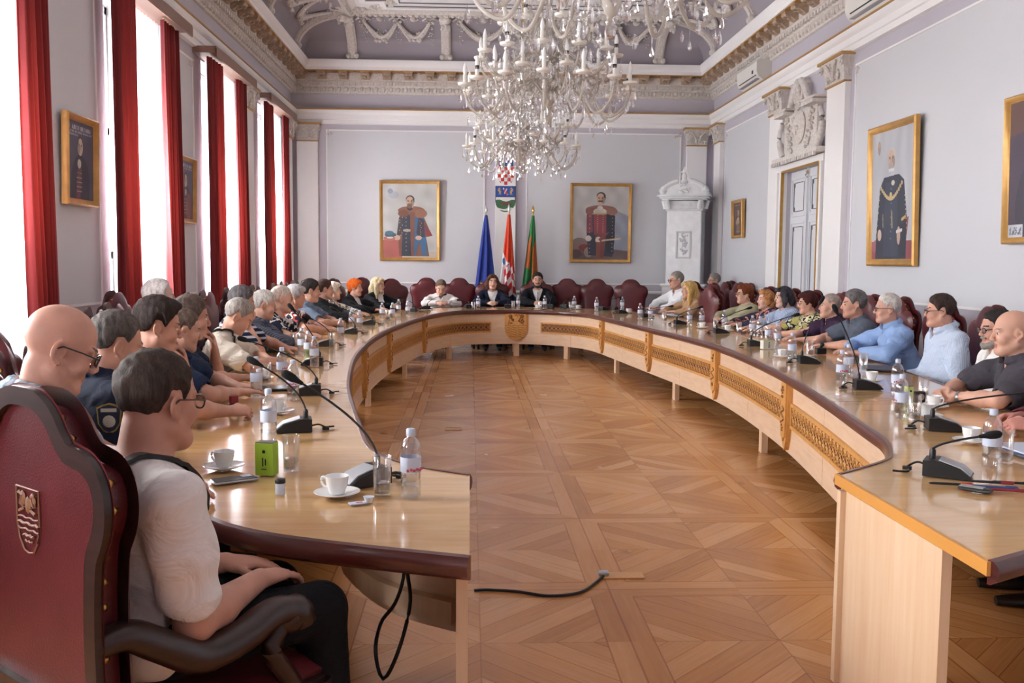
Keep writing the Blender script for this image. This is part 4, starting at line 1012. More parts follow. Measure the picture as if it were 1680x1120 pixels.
# ------------------------------------------------------------------ tiled stove in the right corner
m_tile = mat('white_tile', C('#eceef0'), .16, var=.05, vscale=9, bump=.15, bscale=14)
r = empty('tiled_stove', (3.92, 16.98, 0), math.radians(-20), 'tall white glazed tile stove with a pediment in the back right corner', 'stove')
b = MB(); b.box((0, 0, .55), (.74, .66, 1.1), .015); b.box((0, 0, 1.12), (.8, .72, .06), .015); b.box((0, 0, .05), (.8, .72, .1), .01); b.build('base', m_tile, r)
b = MB(); b.box((0, 0, 1.8), (.62, .56, 1.36), .02); b.build('body', m_tile, r)
b = MB()
for w_, z, h in ((.66, 2.47, .03), (.68, 2.56, .15), (.78, 2.66, .03), (.86, 2.69, .03), (.94, 2.72, .03)): b.box((0, 0, z), (w_, w_-.06, h), .006)
for s_ in (-1, 1):
    b.tube(crom([(s_*.27, -.32, 2.5), (s_*.28, -.36, 2.56), (s_*.3, -.4, 2.65)], 4), .04, 8)
    b.tube(crom([(s_*.36, -.1, 2.5), (s_*.4, -.1, 2.65)], 4), .04, 8)
for k in range(9): leafy(b, (-.2+.05*k, -.325, 2.56), .025, 5)
b.build('cornice', m_tile, r, smooth=45)
b = MB()
b.tube([(.4*math.cos(t), -.36, 2.72+.26*math.sin(t)) for t in [PI*k/14*.42 for k in range(15)]], .05, 8); b.tube([(-.4*math.cos(t), -.36, 2.72+.26*math.sin(t)) for t in [PI*k/14*.42 for k in range(15)]], .05, 8)
b.prism([(.38*math.cos(t), 2.72+.22*math.sin(t)) for t in [PI*k/14 for k in range(15)]], .12, 'xz', -.38)
b.box((0, 0, 2.76), (.84, .74, .08)); leafy(b, (0, -.4, 2.85), .09, 16); b.lathe([(.05, 0), (.07, .04), (.04, .08), (.05, .14), (.02, .2), (.035, .23), (.01, .3)], 10, (0, -.36, 2.93)); b.box((0, -.36, 3.14), (.12, .03, .03))
for s_ in (-1, 1): b.lathe([(.05, 0), (.08, .06), (.05, .12), (.01, .15)], 10, (s_*.37, -.36, 2.75)); leafy(b, (s_*.37, -.4, 2.82), .06, 8)
b.build('pediment', m_tile, r, smooth=45)
b = MB(); 
for x, z, w_, h in ((0, 1.62, .27, .03), (0, 2.08, .27, .03), (-.12, 1.85, .03, .46), (.12, 1.85, .03, .46)): b.box((x, -.285, z), (w_, .02, h))
for q in range(9): leafy(b, (.0, -.283, 1.68+.043*q), .03+.05*abs(math.sin(q*1.1)), 6)
b.build('relief_tile', mat('grey_relief', C('#c9cccf'), .35), r, smooth=45)
# ------------------------------------------------------------------ air conditioners on the right wall
m_ac = mat('ac_white', C('#e8e6e0'), .4)
def aircon(y0, y1, z, label, blob=False):
    r = empty('air_conditioner', (XR, (y0+y1)/2, z), PI/2, label, 'air conditioner', 'wall air conditioners'); w = y1-y0
    b = MB(); b.prism([(0, 0), (.12, -.01), (.2, .05), (.23, .12), (.23, .27), (.2, .3), (0, .3)], w, 'yz', -w/2); b.build('body', m_ac, r, smooth=30)
    b = MB(); b.box((0, .17, .022), (w*.86, .09, .012)); b.T = Matrix.Identity(4); b.build('louvre', mat('ac_grey', C('#9b9aa0'), .5), r, smooth=None)
    b = MB(); b.box((0, .215, .075), (w*.84, .012, .01)); b.build('air_slot', m_black, r, smooth=None)
    b = MB(); b.box((-w*.3, .232, .14), (.06, .006, .05)); b.build('display', m_black if not blob else mat('violet_mark', C('#8a86b4'), .5), r, smooth=None)
    return r
aircon(14.25, 15.3, 4.31, 'white wall air conditioner high above the small brown portrait')
aircon(9.45, 10.9, 4.30, 'white wall air conditioner cut off by the top of the photo', True)
# ------------------------------------------------------------------ crystal chandeliers
m_cry = glass_mat('crystal', (1, 1, 1), .34, .97)
def arm_mat():
    m = bpy.data.materials.new('milky_glass'); m.use_nodes = True; t = NT(m); o = [k for k in t.t.nodes if k.type == 'OUTPUT_MATERIAL'][0]
    t.b.inputs['Base Color'].default_value = (*C('#c9c0b5'), 1); t.b.inputs['Roughness'].default_value = .12
    a = t.n('ShaderNodeBsdfTransparent'); mx = t.n('ShaderNodeMixShader'); mx.inputs[0].default_value = .5
    t.l(a.outputs[0], mx.inputs[1]); t.l(t.b.outputs[0], mx.inputs[2]); t.l(mx.outputs[0], o.inputs[0]); return m
m_milk = arm_mat(); m_bulb = mat('bulb_frost', C('#f7f7f5'), .25); m_cand = mat('candle_sleeve', C('#ece8e0'), .4); m_dks = mat('dark_socket', C('#2a2522'), .5)
def crystal_mesh(l, r):
    b = MB(); b.lathe([(.0015, l+.05), (.0015, l), (r*.35, l*.85), (r, l*.28), (r*.75, l*.1), (.002, 0)], 6); return b.mesh('crystal_drop', m_cry)
CRY = [crystal_mesh(.075, .016), crystal_mesh(.05, .012), crystal_mesh(.1, .02)]
_b = MB(); _b.lathe([(.012, 0), (.055, .012), (.062, .03), (.03, .022), (.016, .03), (.016, .1)], 12); ME_CUP = _b.mesh('candle', m_cand, 40)
_b = MB(); _b.lathe([(.012, .1), (.015, .112), (.019, .135), (.014, .165), (.003, .195)], 8); ME_BULB = _b.mesh('bulb', m_bulb, 60)
_b = MB(); _b.lathe([(.017, .085), (.017, .115)], 8); ME_SOCK = _b.mesh('socket', m_dks, 40)
def arm_mesh(R, dip, h):
    b = MB(); P = crom([(.05, 0, -.02), (R*.25, 0, .06), (R*.5, 0, -.02), (R*.72, 0, -dip), (R*.92, 0, -dip*.75), (R*1.0, 0, -.05), (R, 0, h)], 5)
    b.tube(P, lambda t: .0135-.0035*t, 7); return b.mesh('arm', m_milk, 60)
TIERS = [(.70, .24, .0, 14, 2.86, 0), (.57, .17, .0, 12, 3.11, .26), (.46, .17, 0, 8, 2.97, .15), (.38, .13, 0, 8, 3.36, .1)]
ARM = [arm_mesh(R, dp, h) for R, dp, h, n, z, o in TIERS]
def chandelier(x, y, dz, label):
    r = empty('crystal_chandelier', (x, y, dz), .1, label, 'chandelier', 'crystal chandeliers hanging in a row')
    b = MB(); b.lathe([(.004, 2.58), (.03, 2.6), (.05, 2.66), (.02, 2.7), (.06, 2.76), (.1, 2.82), (.06, 2.86), (.03, 2.95), (.05, 3.05), (.09, 3.1), (.04, 3.16), (.03, 3.26), (.06, 3.34), (.08, 3.38), (.03, 3.44), (.02, 3.6), (.05, 3.75), (.08, 3.85), (.03, 3.95), (.02, 4.2)], 14); b.build('stem', m_milk, r, smooth=60)
    b = MB(); b.tube([(0, 0, 4.2), (0, 0, 5.72-dz)], .012, 6); b.lathe([(.12, 5.74-dz), (.09, 5.68-dz), (.02, 5.62-dz)], 12); b.build('chain', m_gold, r)
    for k in range(6):
        a = k*PI/3; b = MB(); ca, sa = math.cos(a), math.sin(a)
        b.tube([(ca*q, sa*q, z) for q, z in [tuple(v) for v in crom([(.03, 3.42), (.2, 3.5), (.24, 3.62), (.1, 3.75), (.14, 3.9), (.26, 3.98), (.28, 3.9)], 4)]], .015, 6); b.build('scroll', m_milk, r, smooth=60)
    for q, (R, dp, h, n, z, o) in enumerate(TIERS):
        for k in range(n):
            a = link('arm', ARM[q], r, (0, 0, z), o+2*PI*k/n)
            c = link('candle', ME_CUP, a, (R, 0, h)); link('bulb', ME_BULB, a, (R, 0, h))
            if (k*5+q) % 4 == 0: link('socket', ME_SOCK, a, (R, 0, h))
            for i, (u, dzz) in enumerate(((1.0, -.13), (.72, -dp-.12))): link('crystal_drop', CRY[i % 3], a, (R*u+.04*(i == 0), 0, dzz))
    b = MB()   # strings of small crystals between the arms
    R0 = random.Random(5)
    for q, (R, dp, h, n, z, o) in enumerate(TIERS):
        for k in range(n):
            a0, a1 = o+2*PI*k/n, o+2*PI*(k+1)/n
            for rr, zz, sag in ((R*.97, z+.0, .09), (R*.6, z-.02, .1)):
                for i in range(1, 9):
                    t = i/9; a = a0+(a1-a0)*t; rq = rr*(1-.08*math.sin(PI*t)); b.sphere((rq*math.cos(a), rq*math.sin(a), zz-sag*4*t*(1-t)), .0095, 5, 3)
            for i in range(1, 8):
                t = i/8; rr = R*(1-t)+.06*t; b.sphere((rr*math.cos(a0), rr*math.sin(a0), z+.02+t*.2-.35*t*(1-t)), .0095, 5, 3)
        for k in range(n*9):
            a = R0.uniform(0, 2*PI); rr = R*R0.uniform(.12, 1.0); zz = z-dp-.1+R0.uniform(.0, .3)
            q_ = R0.uniform(.8, 1.7); b.lathe([(.002, .06*q_), (.011*q_, .025*q_), (.008*q_, .008*q_), (.002, 0)], 5, (rr*math.cos(a), rr*math.sin(a), zz))
    b.lathe([(.002, .1), (.03, .05), (.02, .01), (.002, 0)], 7, (0, 0, 2.49))
    tag(b.build('crystal_beads', m_cry, r, smooth=40), kind='stuff'); return r
chandelier(XC, 11.9, .07, 'far crystal chandelier, lowest in the photo, above the far half of the table')
chandelier(XC, 8.0, .10, 'middle crystal chandelier with white candle bulbs')
chandelier(XC, 4.4, .05, 'nearest crystal chandelier, cut off by the top of the photo')
# ------------------------------------------------------------------ people
def rot(yaw=0, pitch=0, roll=0):
    cy, sy, cp, sp, cr, sr = math.cos(yaw), math.sin(yaw), math.cos(-pitch), math.sin(-pitch), math.cos(roll), math.sin(roll)
    Z = np.array([[cy, -sy, 0], [sy, cy, 0], [0, 0, 1]]); X = np.array([[1, 0, 0], [0, cp, -sp], [0, sp, cp]]); Y = np.array([[cr, 0, sr], [0, 1, 0], [-sr, 0, cr]])
    return Z@X@Y
def skin_mat(h): return mat('skin_'+h, tuple(.78*a+.22*b for a, b in zip(C('#'+h), C('#ecc9bb'))), .5, var=.07, vscale=18, spec=.35, bump=.08, bscale=400)
m_lip = mat('lips', C('#b87a6c'), .45); m_eye = mat('eye_white', C('#e2dcd6'), .2); m_iris = mat('iris_dark', C('#2a1d18'), .2)
def fabric(name, kind, a, b='#ffffff', sc=60):
    k = 'fab_%s' % name
    if k in MATS: return MATS[k]
    m = bpy.data.materials.new(k); m.use_nodes = True; t = NT(m); M = t.M; t.b.inputs['Roughness'].default_value = .85; t.b.inputs['Specular IOR Level'].default_value = .25
    fo = t.n('ShaderNodeTexNoise'); fo.inputs['Scale'].default_value = 7; fo.inputs['Detail'].default_value = 3; fo.inputs['Distortion'].default_value = 1.6; t.l(t.mapv(t.coord(), (1, 1, 1.5), (.5, .3, 0)), fo.inputs['Vector'])
    t.bump(t.M('ADD', fo.outputs['Fac'], t.M('MULTIPLY', t.noise(t.coord(), 350, 2), .012)), .4, .05)
    if kind == 'plain': t.b.inputs['Base Color'].default_value = (*C(a), 1); MATS[k] = m; return m
    sp = t.n('ShaderNodeSeparateXYZ'); t.l(t.coord(), sp.inputs[0]); x, y, z = sp.outputs
    if kind in ('stripe', 'hstripe', 'check'):
        v = M('GREATER_THAN', M('SINE', M('MULTIPLY', M('ADD', x, M('MULTIPLY', y, .9)), sc*6.283)), .3)
        h = M('GREATER_THAN', M('SINE', M('MULTIPLY', z, sc*6.283)), .3)
        f = v if kind == 'stripe' else h if kind == 'hstripe' else M('MULTIPLY', M('ADD', v, h), .5)
        t.l(t.ramp(f, [(0, C(a)), (1, C(b))]), t.b.inputs['Base Color'])
    else:
        vo = t.n('ShaderNodeTexVoronoi'); vo.inputs['Scale'].default_value = sc; t.l(t.mapv(t.coord(), (1, 1, .7 if kind == 'floral' else .35)), vo.inputs['Vector'])
        n = t.noise(t.coord(), sc*.7, 2)
        f = M('ADD', M('MULTIPLY', n, .8), M('MULTIPLY', vo.outputs['Distance'], .4))
        cols = [C(q) for q in a.split()]; st = [(.38+.32*i/len(cols), c) for i, c in enumerate(cols)]
        t.l(t.ramp(f, st, 'CONSTANT'), t.b.inputs['Base Color'])
    MATS[k] = m; return m
def head_sdf(s, fat=0, ears=True):
    s.ell((0, -.014, .036), (.077+fat, .097, .087), .02); s.ell((0, .03, -.042), (.056+fat, .058, .073), .035)
    s.cap((-.02, .068, -.098), (.02, .068, -.098), .018+fat, k=.02); s.cap((-.05-fat, .0, -.06), (-.02, .06, -.095), .022+fat, k=.02); s.cap((.05+fat, .0, -.06), (.02, .06, -.095), .022+fat, k=.02)
    for m in (-1, 1):
        s.ell((m*.038, .058, -.028), (.026+fat, .026, .026), .02); s.cap((m*.012, .086, .026), (m*.046, .072, .026), .0085, k=.012)
        s.ell((m*.032, .096, .008), (.017, .015, .0115), .008, 's'); s.ell((m*.0315, .0745, .007), (.0125, .0125, .0115), .003)
        s.cap((m*.018, .0855, .0165), (m*.044, .0785, .0145), .0035, k=.003); s.cap((m*.02, .083, -.004), (m*.043, .077, -.002), .003, k=.003)
        s.ell((m*.0125, .1, -.031), (.009, .011, .008), .006)
        if ears:
            R = rot(m*.35); s.ell((m*(.079+fat), -.012, -.004), (.009, .022, .033), .005, R=R); s.ell((m*(.084+fat), -.009, -.002), (.006, .012, .02), .004, 's', R=R); s.ell((m*(.077+fat), -.002, -.034), (.006, .01, .01), .004)
    s.cap((0, .086, .02), (0, .106, -.02), .006, .0105, k=.009); s.ell((0, .106, -.025), (.011, .011, .009), .005)
    s.cap((-.018, .0835, -.0575), (.018, .0835, -.0575), .0068, k=.006); s.cap((-.015, .0825, -.069), (.015, .0825, -.069), .0078, k=.006); s.cap((-.024, .088, -.0632), (.024, .088, -.0632), .0018, k=.003, op='s')
def hand(s, W, d, n, lat, curl, sc=1.0):
    """W wrist, d pointing direction, n palm normal, lat toward the thumb"""
    d, n = np.array(d, float), np.array(n, float); d /= np.linalg.norm(d); n -= d*(n@d); n /= np.linalg.norm(n); t = np.cross(n, d)
    t = t if t@np.array(lat) > 0 else -t; W = np.array(W, float); q = sc
    R = np.array([t, d, n]).T
    s.ell(W+d*.05*q, (.041*q, .054*q, .0165*q), .012, R=R); s.ell(W+d*.02*q, (.03*q, .04*q, .019*q), .012, R=R); s.ell(W+d*.035*q+t*.024*q+n*.008*q, (.018*q, .034*q, .015*q), .008, R=R)
    for i, (o, l) in enumerate(((.030, .92), (.0105, 1.0), (-.0095, .95), (-.029, .78))):
        p = W+d*(.088-.004*abs(i-1))*q+t*o*q; a = curl*(.55+.05*i); r = .0088*q
        for j, L in enumerate((.042, .027, .021)):
            v = d*math.cos(a)+n*math.sin(a)+t*(.06*(1.5-i) if j == 0 else 0); p2 = p+v*L*l*q; s.cap(p, p2, r, r*.9, .004); p = p2; r *= .92; a += curl*(.75+.06*i)
    p = W+d*.03*q+t*.032*q+n*.006*q
    for j, (L, f) in enumerate(((.04, .75), (.03, .3+curl*.1), (.022, .1))):
        v = d*(.75+.1*j)+t*(f-.25*curl*j)+n*(.25+.25*curl*j); v /= np.linalg.norm(v); p2 = p+v*L*q; s.cap(p, p2, (.0115-.001*j)*q, (.0105-.001*j)*q, .004); p = p2
def ik(S, W, pole, l1, l2):
    S, W, pole = map(lambda v: np.array(v, float), (S, W, pole)); v = W-S; D_ = np.linalg.norm(v)
    if D_ > l1+l2-.01: l1 = l2 = (D_+.012)/2
    a = (l1*l1-l2*l2+D_*D_)/(2*D_); h = math.sqrt(max(1e-4, l1*l1-a*a)); u = v/D_; p = pole-u*(pole@u); p /= np.linalg.norm(p); return S+u*a+p*h
NOISE = {}
def wrinkle(s, amp, seed=0, f=1.0):
    X = [(s.lo[k]+s.h*np.arange(s.n[k])).astype(np.float32).reshape([-1 if q == k else 1 for q in range(3)]) for k in range(3)]
    R = np.random.RandomState(seed); n = 0
    for _ in range(6):
        a = R.uniform(-1, 1, 3)*np.array([38, 38, 55])*f; n = n+np.sin(X[0]*a[0]+X[1]*a[1]+X[2]*a[2]+R.uniform(0, 6))
    s.d += (amp*n/3).astype(np.float32); return s
def hair_sdf(s, style, t=.012, seed=1, fat=0):
    """works in the head frame already set on s"""
    if style == 'bald': return False
    X = s.localgrid(); nz = 0; R = np.random.RandomState(seed)
    for f in ((150, 60, 40), (90, 140, 60), (60, 80, 150)):
        nz = nz+np.sin(X[0]*f[0]+X[1]*f[1]*.6+R.uniform(0, 6))*np.sin(X[1]*f[1]+X[2]*f[2]+R.uniform(0, 6))
    base = lambda t: s.ell((0, -.016, .04+t*.45), (.078+fat+t, .098+t*.8, .086+t), .01)
    line = lambda ys, zs: np.interp(X[1], ys, zs).astype(np.float32)
    YS = [-.12, -.075, -.045, -.025, .0, .022, .028, .05, .075, .1]
    if style in ('short', 'crew', 'thin', 'fringe', 'swept'):
        base(t)
        if style == 'swept': s.ell((0, .045, .105), (.062, .05, .032), .02)
        z = {'short': [-.092, -.085, -.055, .03, .03, -.015, .0, .05, .075, .082], 'swept': [-.075, -.07, -.05, .03, .03, -.015, .0, .05, .08, .09], 'crew': [-.06, -.06, -.04, .03, .03, .0, .02, .065, .088, .095],
             'thin': [-.07, -.065, -.045, .03, .03, -.01, .02, .075, .1, .12], 'fringe': [-.075, -.07, -.05, .03, .03, -.01, .03, .12, .2, .2]}[style]
        L0 = line(YS, z); s.d += ((t+.003)*s.sc*(1-np.clip((X[2]-L0)/.04, 0, 1))).astype(np.float32); cut = (L0-X[2])*.75
        if style == 'fringe': cut = np.maximum(cut, (np.sqrt(X[0]**2+(X[1]+.0)**2)*-.0+X[2]-.055-.25*np.abs(X[0])+.0*X[1])*.9*(1) - .03*(X[1] < -.06))
        s.comb(tuple(slice(None) for _ in range(3)), (cut*s.sc+nz*.0016).astype(np.float32), .006, 'i'); s.d += (nz*.0014).astype(np.float32)
    else:
        base(t)
        if style in ('bob', 'sidebob'):
            for m in (-1, 1): s.chain([(m*.07, -.0, .05), (m*.085, .005, -.03), (m*.078, .02, -.1)], [.03, .034, .024], .02)
            s.chain([(0, -.07, .03), (0, -.085, -.05), (0, -.07, -.105)], [.06, .06, .04], .03); s.chain([(-.04, .07, .105), (.03, .075, .1), (.075, .05, .05)], [.018, .022, .02], .02)
            z = [-.14, -.14, -.14, -.14, -.14, -.13, -.1, -.07, .07, .085]
        elif style == 'long':
            for m in (-1, 1): s.chain([(m*.06, .0, .07), (m*.086, .01, -.02), (m*.088, .02, -.12), (m*.092, .025, -.2)], [.03, .032, .032, .022], .02)
            s.chain([(0, -.06, .04), (0, -.085, -.06), (0, -.09, -.16), (0, -.085, -.23)], [.07, .075, .075, .05], .03); s.chain([(.0, .06, .11), (.05, .065, .08), (.08, .03, .02)], [.018, .02, .02], .02); s.chain([(.0, .06, .11), (-.05, .065, .08), (-.08, .03, .02)], [.018, .02, .02], .02)
            z = [-.3, -.3, -.3, -.3, -.3, -.25, -.2, -.1, .07, .095]
        elif style == 'curly':
            for p, r in (((-.07, -.01, .04), .045), ((.07, -.01, .04), .045), ((-.075, .0, -.03), .042), ((.075, .0, -.03), .042), ((0, -.08, .03), .06), ((0, -.085, -.04), .06), ((-.045, -.06, -.07), .045), ((.045, -.06, -.07), .045), ((0, .04, .11), .035), ((.04, .05, .1), .03), ((-.04, .05, .1), .03), ((-.06, .0, .09), .035), ((.06, 0, .09), .035)): s.ell(p, r, .012)
            z = [-.12, -.12, -.11, -.1, -.09, -.07, -.03, .02, .07, .085]
        elif style == 'pixie':
            s.ell((0, -.02, .06), (.088+t, .105+t, .085+t), .02); s.ell((.0, .055, .095), (.065, .045, .035), .02); s.ell((0, -.07, .0), (.07, .05, .06), .02)
            z = [-.085, -.08, -.06, .0, .01, -.03, -.01, .04, .07, .085]
        s.comb(tuple(slice(None) for _ in range(3)), ((line([-.12, -.075, -.045, -.025, .0, .022, .035, .055, .08, .1], z)-X[2])*.6*s.sc+nz*.002).astype(np.float32), .008, 'i')
        a = np.maximum(np.abs(X[0])/.062, np.abs(X[2]+.03)/.13)-1   # clear the face window
        face = np.maximum(np.maximum(np.abs(X[0])-.058, .05-X[1]), np.maximum(X[2]-.072, -.16-X[2]))*s.sc
        s.comb(tuple(slice(None) for _ in range(3)), face.astype(np.float32), .008, 's')
        s.d += ((.003 if style == 'curly' else .0016)*nz).astype(np.float32)
    return True
def hair_mat(h):
    k = 'hair_'+h.strip('#')
    if k in MATS: return MATS[k]
    m = bpy.data.materials.new(k); m.use_nodes = True; t = NT(m); c = C(h)
    v = t.mapv(t.coord(), (1, 1, .22)); f = t.noise(v, 190, 4, .7); g = t.noise(v, 45, 3, .6)
    f = t.M('ADD', t.M('MULTIPLY', f, .6), t.M('MULTIPLY', g, .5))
    t.l(t.ramp(f, [(.36, tuple(x*.45 for x in c)), (.55, c), (.74, tuple(min(1, x*1.7+.01) for x in c))]), t.b.inputs['Base Color'])
    t.b.inputs['Roughness'].default_value = .68; t.b.inputs['Specular IOR Level'].default_value = .25; t.bump(f, .9, .006); MATS[k] = m; return m
PEOPLE = []
def person(label, px, py, d, face, skin='c99277', hair=('short', '#3a2c26', .012), top=('tee', fabric('white', 'plain', '#e4dfdd')), sleeve='short', pose='clasp', lean=.12, hyaw=0, hpitch=0, hroll=0, hs=1.05, fat=0, belly=0, sw=.185, glasses=None, beard=None, pants='#121318', tie=None, strap=None, bust=0, extras=None, chair_label=None, chair_off=.28, z=None, hand_sc=1.0, group=None, seated_in=None, twist=0, neck=0.0, chair_dx=0.0):
    Hw = aty(px, py, d); fa = math.radians(face); F2 = np.array([math.cos(fa), math.sin(fa)])
    P = Hw[:2]-F2*lean; r = empty('person', (P[0], P[1], 0), fa-PI/2, label, 'person', group)
    h = float(np.clip(np.hypot(P[0], P[1])*.00085+.0028, .0048, .0105)); rng = len(PEOPLE)+3; PEOPLE.append(r)
    hc = np.array([0, lean, Hw[2] if z is None else z]); Rh = rot(math.radians(hyaw), math.radians(hpitch), math.radians(hroll))
    nb = hc+np.array([0, -.045, -.15])*hs; tilt = math.radians(hpitch); nb = hc+rot(math.radians(hyaw)*.4, tilt*.45)@np.array([0, -.045, -.165])*hs
    p0 = np.array([0, .0, .60]); ax = nb-p0; TL = np.linalg.norm(ax); th = math.atan2(ax[1], ax[2]); RT = rot(math.radians(twist), th)
    tp = lambda x, y, f: p0+ax*f+RT@np.array([x, y, 0])
    def torso(s, e, bl=0):
        s.at(np.eye(3), (0, 0, 0))
        s.ell(tp(0, 0, .04), (.165+e+fat*.5, .125+e, .12), .05, R=RT); s.ell(tp(0, .005+bl*.4, .3), (.15+e+bl*.6+fat, .112+e+bl, .17), .06, R=RT); s.ell(tp(0, 0, .66), (.16+e+fat, .108+e+fat*.5, .19), .06, R=RT)
        s.chain([tp(-sw+.03, -.015, .89), tp(0, -.02, .91), tp(sw-.03, -.015, .89)], [.052+e]*3, .05)
        for m in (-1, 1): s.cap(tp(m*.03, -.022, .965), tp(m*(sw-.04), -.018, .89), .043+e*.6, .047+e*.7, .04)
        if bust:
            for m in (-1, 1): s.ell(tp(m*.075, .1, .62), (.065+e*.5, .055+e*.5, .065), .03)
    arms = []
    for m, ps in ((-1, pose if isinstance(pose, str) else pose[0]), (1, pose if isinstance(pose, str) else pose[1])):   # m=-1 left... local x negative
        S_ = tp(m*sw, -.01, .875); cv = .5
        if ps == 'clasp': W, pole, hd, hn, cv = (m*.062, .42, .80), (m*1, -.25, -.08), (-m*.62, .75, .0), (-m*.75, -.1, -.5), .75
        elif ps == 'flat': W, pole, hd, hn, cv = (m*.13, .43, .797), (m*1, -.2, -.1), (-m*.45, .9, 0), (0, 0, -1), .3
        elif ps == 'fold': W, pole, hd, hn, cv = (m*.03, .37+.05*m, .805), (m*1, -.1, .0), (-m*.95, .2, 0), (0, -.2, -1), .35
        elif ps == 'fist': W, pole, hd, hn, cv = (m*.1, .50, .80), (m*1, -.2, -.1), (-m*.2, .95, 0), (-m*.5, 0, -.8), 1.35
        elif ps == 'chin': W, pole, hd, hn, cv = tuple(hc+Rh@np.array([m*.03, .155, -.175])), (m*.35, .5, -.9), (-m*.15, -.1, 1), (-m*.3, -1, -.1), 1.1
        elif ps == 'cheek': W, pole, hd, hn, cv = tuple(hc+Rh@np.array([m*.1, .07, -.16])), (m*.5, .5, -.9), (-m*.15, -.1, 1), (-m*1, -.2, 0), .5
        elif ps == 'write': W, pole, hd, hn, cv = (m*.07, .44, .80), (m*1, -.2, -.1), (-m*.35, .9, -.05), (-m*.6, 0, -.8), .9
        else: W, pole, hd, hn, cv = (m*.09, .26, .70), (m*.4, -.8, -.35), (-m*.35, .9, -.1), (0, 0, -1), .4
        E_ = ik(S_, W, pole, .285, .255); W = (W[0], W[1], W[2]+(.012 if sleeve == 'long' and ps not in ('lap', 'chin', 'cheek') else 0)); arms.append((m, S_, np.array(E_), np.array(W, float), hd, hn, cv))
    lo = np.array([-.48, -.28, .36]); hi = np.array([.48, .78, hc[2]+.17]); pts = np.array([q for a in arms for q in a[1:4]])
    lo = np.minimum(lo*[.7, 1, 1], pts.min(0)-.14); hi = np.maximum([.34, .3, hc[2]+.17], pts.max(0)+.15); lo[:2] = np.minimum(lo[:2], hc[:2]-.2); hi[:2] = np.maximum(hi[:2], hc[:2]+.2)
    # --- body: trunk, neck, head, arms and hands as one surface
    s = SDF(lo, hi, h); torso(s, -.02, belly)
    s.cap(nb+[0, 0, -.03], hc+Rh@np.array([0, -.022, -.06])*hs, .053+fat, .051+fat, .03, local=False)
    for m, S_, E_, W, hd, hn, cv in arms:
        s.at(np.eye(3), (0, 0, 0)); k = 1+fat*3-(.12 if bust else 0)
        s.chain([S_, S_*.5+E_*.5, E_], [.05*k, .047*k, .04*k], .02); s.chain([E_, E_*.65+W*.35, W], [.041*k, .042*k, .026*k], .02); hand(s, W, hd, hn, (-m, 0, .4) if ps != 'x' else (0, 0, 1), cv, hand_sc*(.92 if bust else 1))
    s.at(Rh, hc, hs); head_sdf(s, fat*.35, True)
    V, Fc = s.mesh(); ce = V[Fc].mean(1); q = ((ce-hc)@Rh)/hs; mi = np.zeros(len(Fc), int); ax_ = np.abs(q[:, 0])
    mi[(ax_ < .024) & (np.abs(q[:, 2]+.063) < .0125) & (q[:, 1] > .078)] = 1
    de = np.hypot((ax_-.0315)/.0125, (q[:, 2]-.0065)/.0072); fr_ = q[:, 1] > .07
    if h < .009: mi[(de < 1) & fr_] = 2
    mi[(np.hypot(ax_-.0315, q[:, 2]-.0065) < max(.0062, h*.55)) & fr_] = 3
    mi[(ax_ > .013) & (ax_ < .05) & (np.abs(q[:, 2]-.030-.1*(ax_-.03)) < max(.0045, h*.5)) & (q[:, 1] > .062)] = 4
    hm = hair_mat(hair[1]); bm_ = mat('brow_'+hair[1].strip('#'), tuple(x*.6+.02 for x in C(hair[1])), .7)
    link('body', np_mesh('body', V, Fc, [skin_mat(skin), m_lip, m_eye, m_iris, bm_], mi), r)
    # --- hair
    if hair[0] != 'bald':
        hh = max(.0045, h*.75); s = SDF(hc-[.2, .2, .33], hc+[.2, .2, .2], hh); s.at(Rh, hc, hs); hair_sdf(s, hair[0], hair[2], rng, fat*.35)
        V, Fc = s.mesh(); link('hair', np_mesh('hair', V, Fc, hm), r)
    if beard:
        s = SDF(hc-.2, hc+.2, max(.0045, h*.75)); s.at(Rh, hc, hs)
        s.chain([(-.066, .0, -.04), (-.056, .042, -.08), (-.03, .074, -.1), (0, .084, -.106), (.03, .074, -.1), (.056, .042, -.08), (.066, .0, -.04)], [.012, .017, .02, .021, .02, .017, .012], .012); s.cap((-.03, .088, -.05), (.03, .088, -.05), .008, k=.008); s.ell((0, .1, -.066), (.022, .02, .008), .004, 's')
        V, Fc = s.mesh(); link('beard', np_mesh('beard', V, Fc, mat('hair_'+beard.strip('#'), C(beard), .6, var=.3, vscale=40)), r)
    # --- garments
    kind, fm = top; inf = {'tee': .012, 'polo': .014, 'shirt': .016, 'blouse': .014, 'jacket': .024, 'uniform': .024}[kind]; full = tuple(slice(None) for _ in range(3))
    s = SDF(lo, hi, h); torso(s, inf, belly); s.plane((0, 0, .525), (0, 0, -1))
    for m, S_, E_, W, hd, hn, cv in arms:
        k = 1+fat*3-(.12 if bust else 0); e = inf+.004; s.at(np.eye(3), (0, 0, 0))
        if sleeve == 'short':
            Q = S_+(E_-S_)*.72; s.chain([S_, S_*.5+Q*.5, Q], [(.05+e)*k, (.054+e)*k, (.05+e)*k], .025); s.cap(Q, E_, (.044+e*.5)*k, k=.003, op='s'); s.cap(E_, W, .05*k, k=.003, op='s')
        else:
            Q = W+(E_-W)*.06; s.chain([S_, S_*.5+E_*.5, E_], [(.05+e)*k, (.047+e)*k, (.042+e)*k], .025); s.chain([E_, E_*.6+Q*.4, Q], [(.042+e)*k, (.04+e)*k, (.029+e*.7)*k], .02); s.cap(Q-(E_-Q)*.02, W+np.array(hd)*.12, .031, k=.003, op='s')
    wrinkle(s, .0065, rng, .8); wrinkle(s, .0028, rng+50, 1.9)
    up = (hc-nb)/np.linalg.norm(hc-nb); rn = (.061+fat)
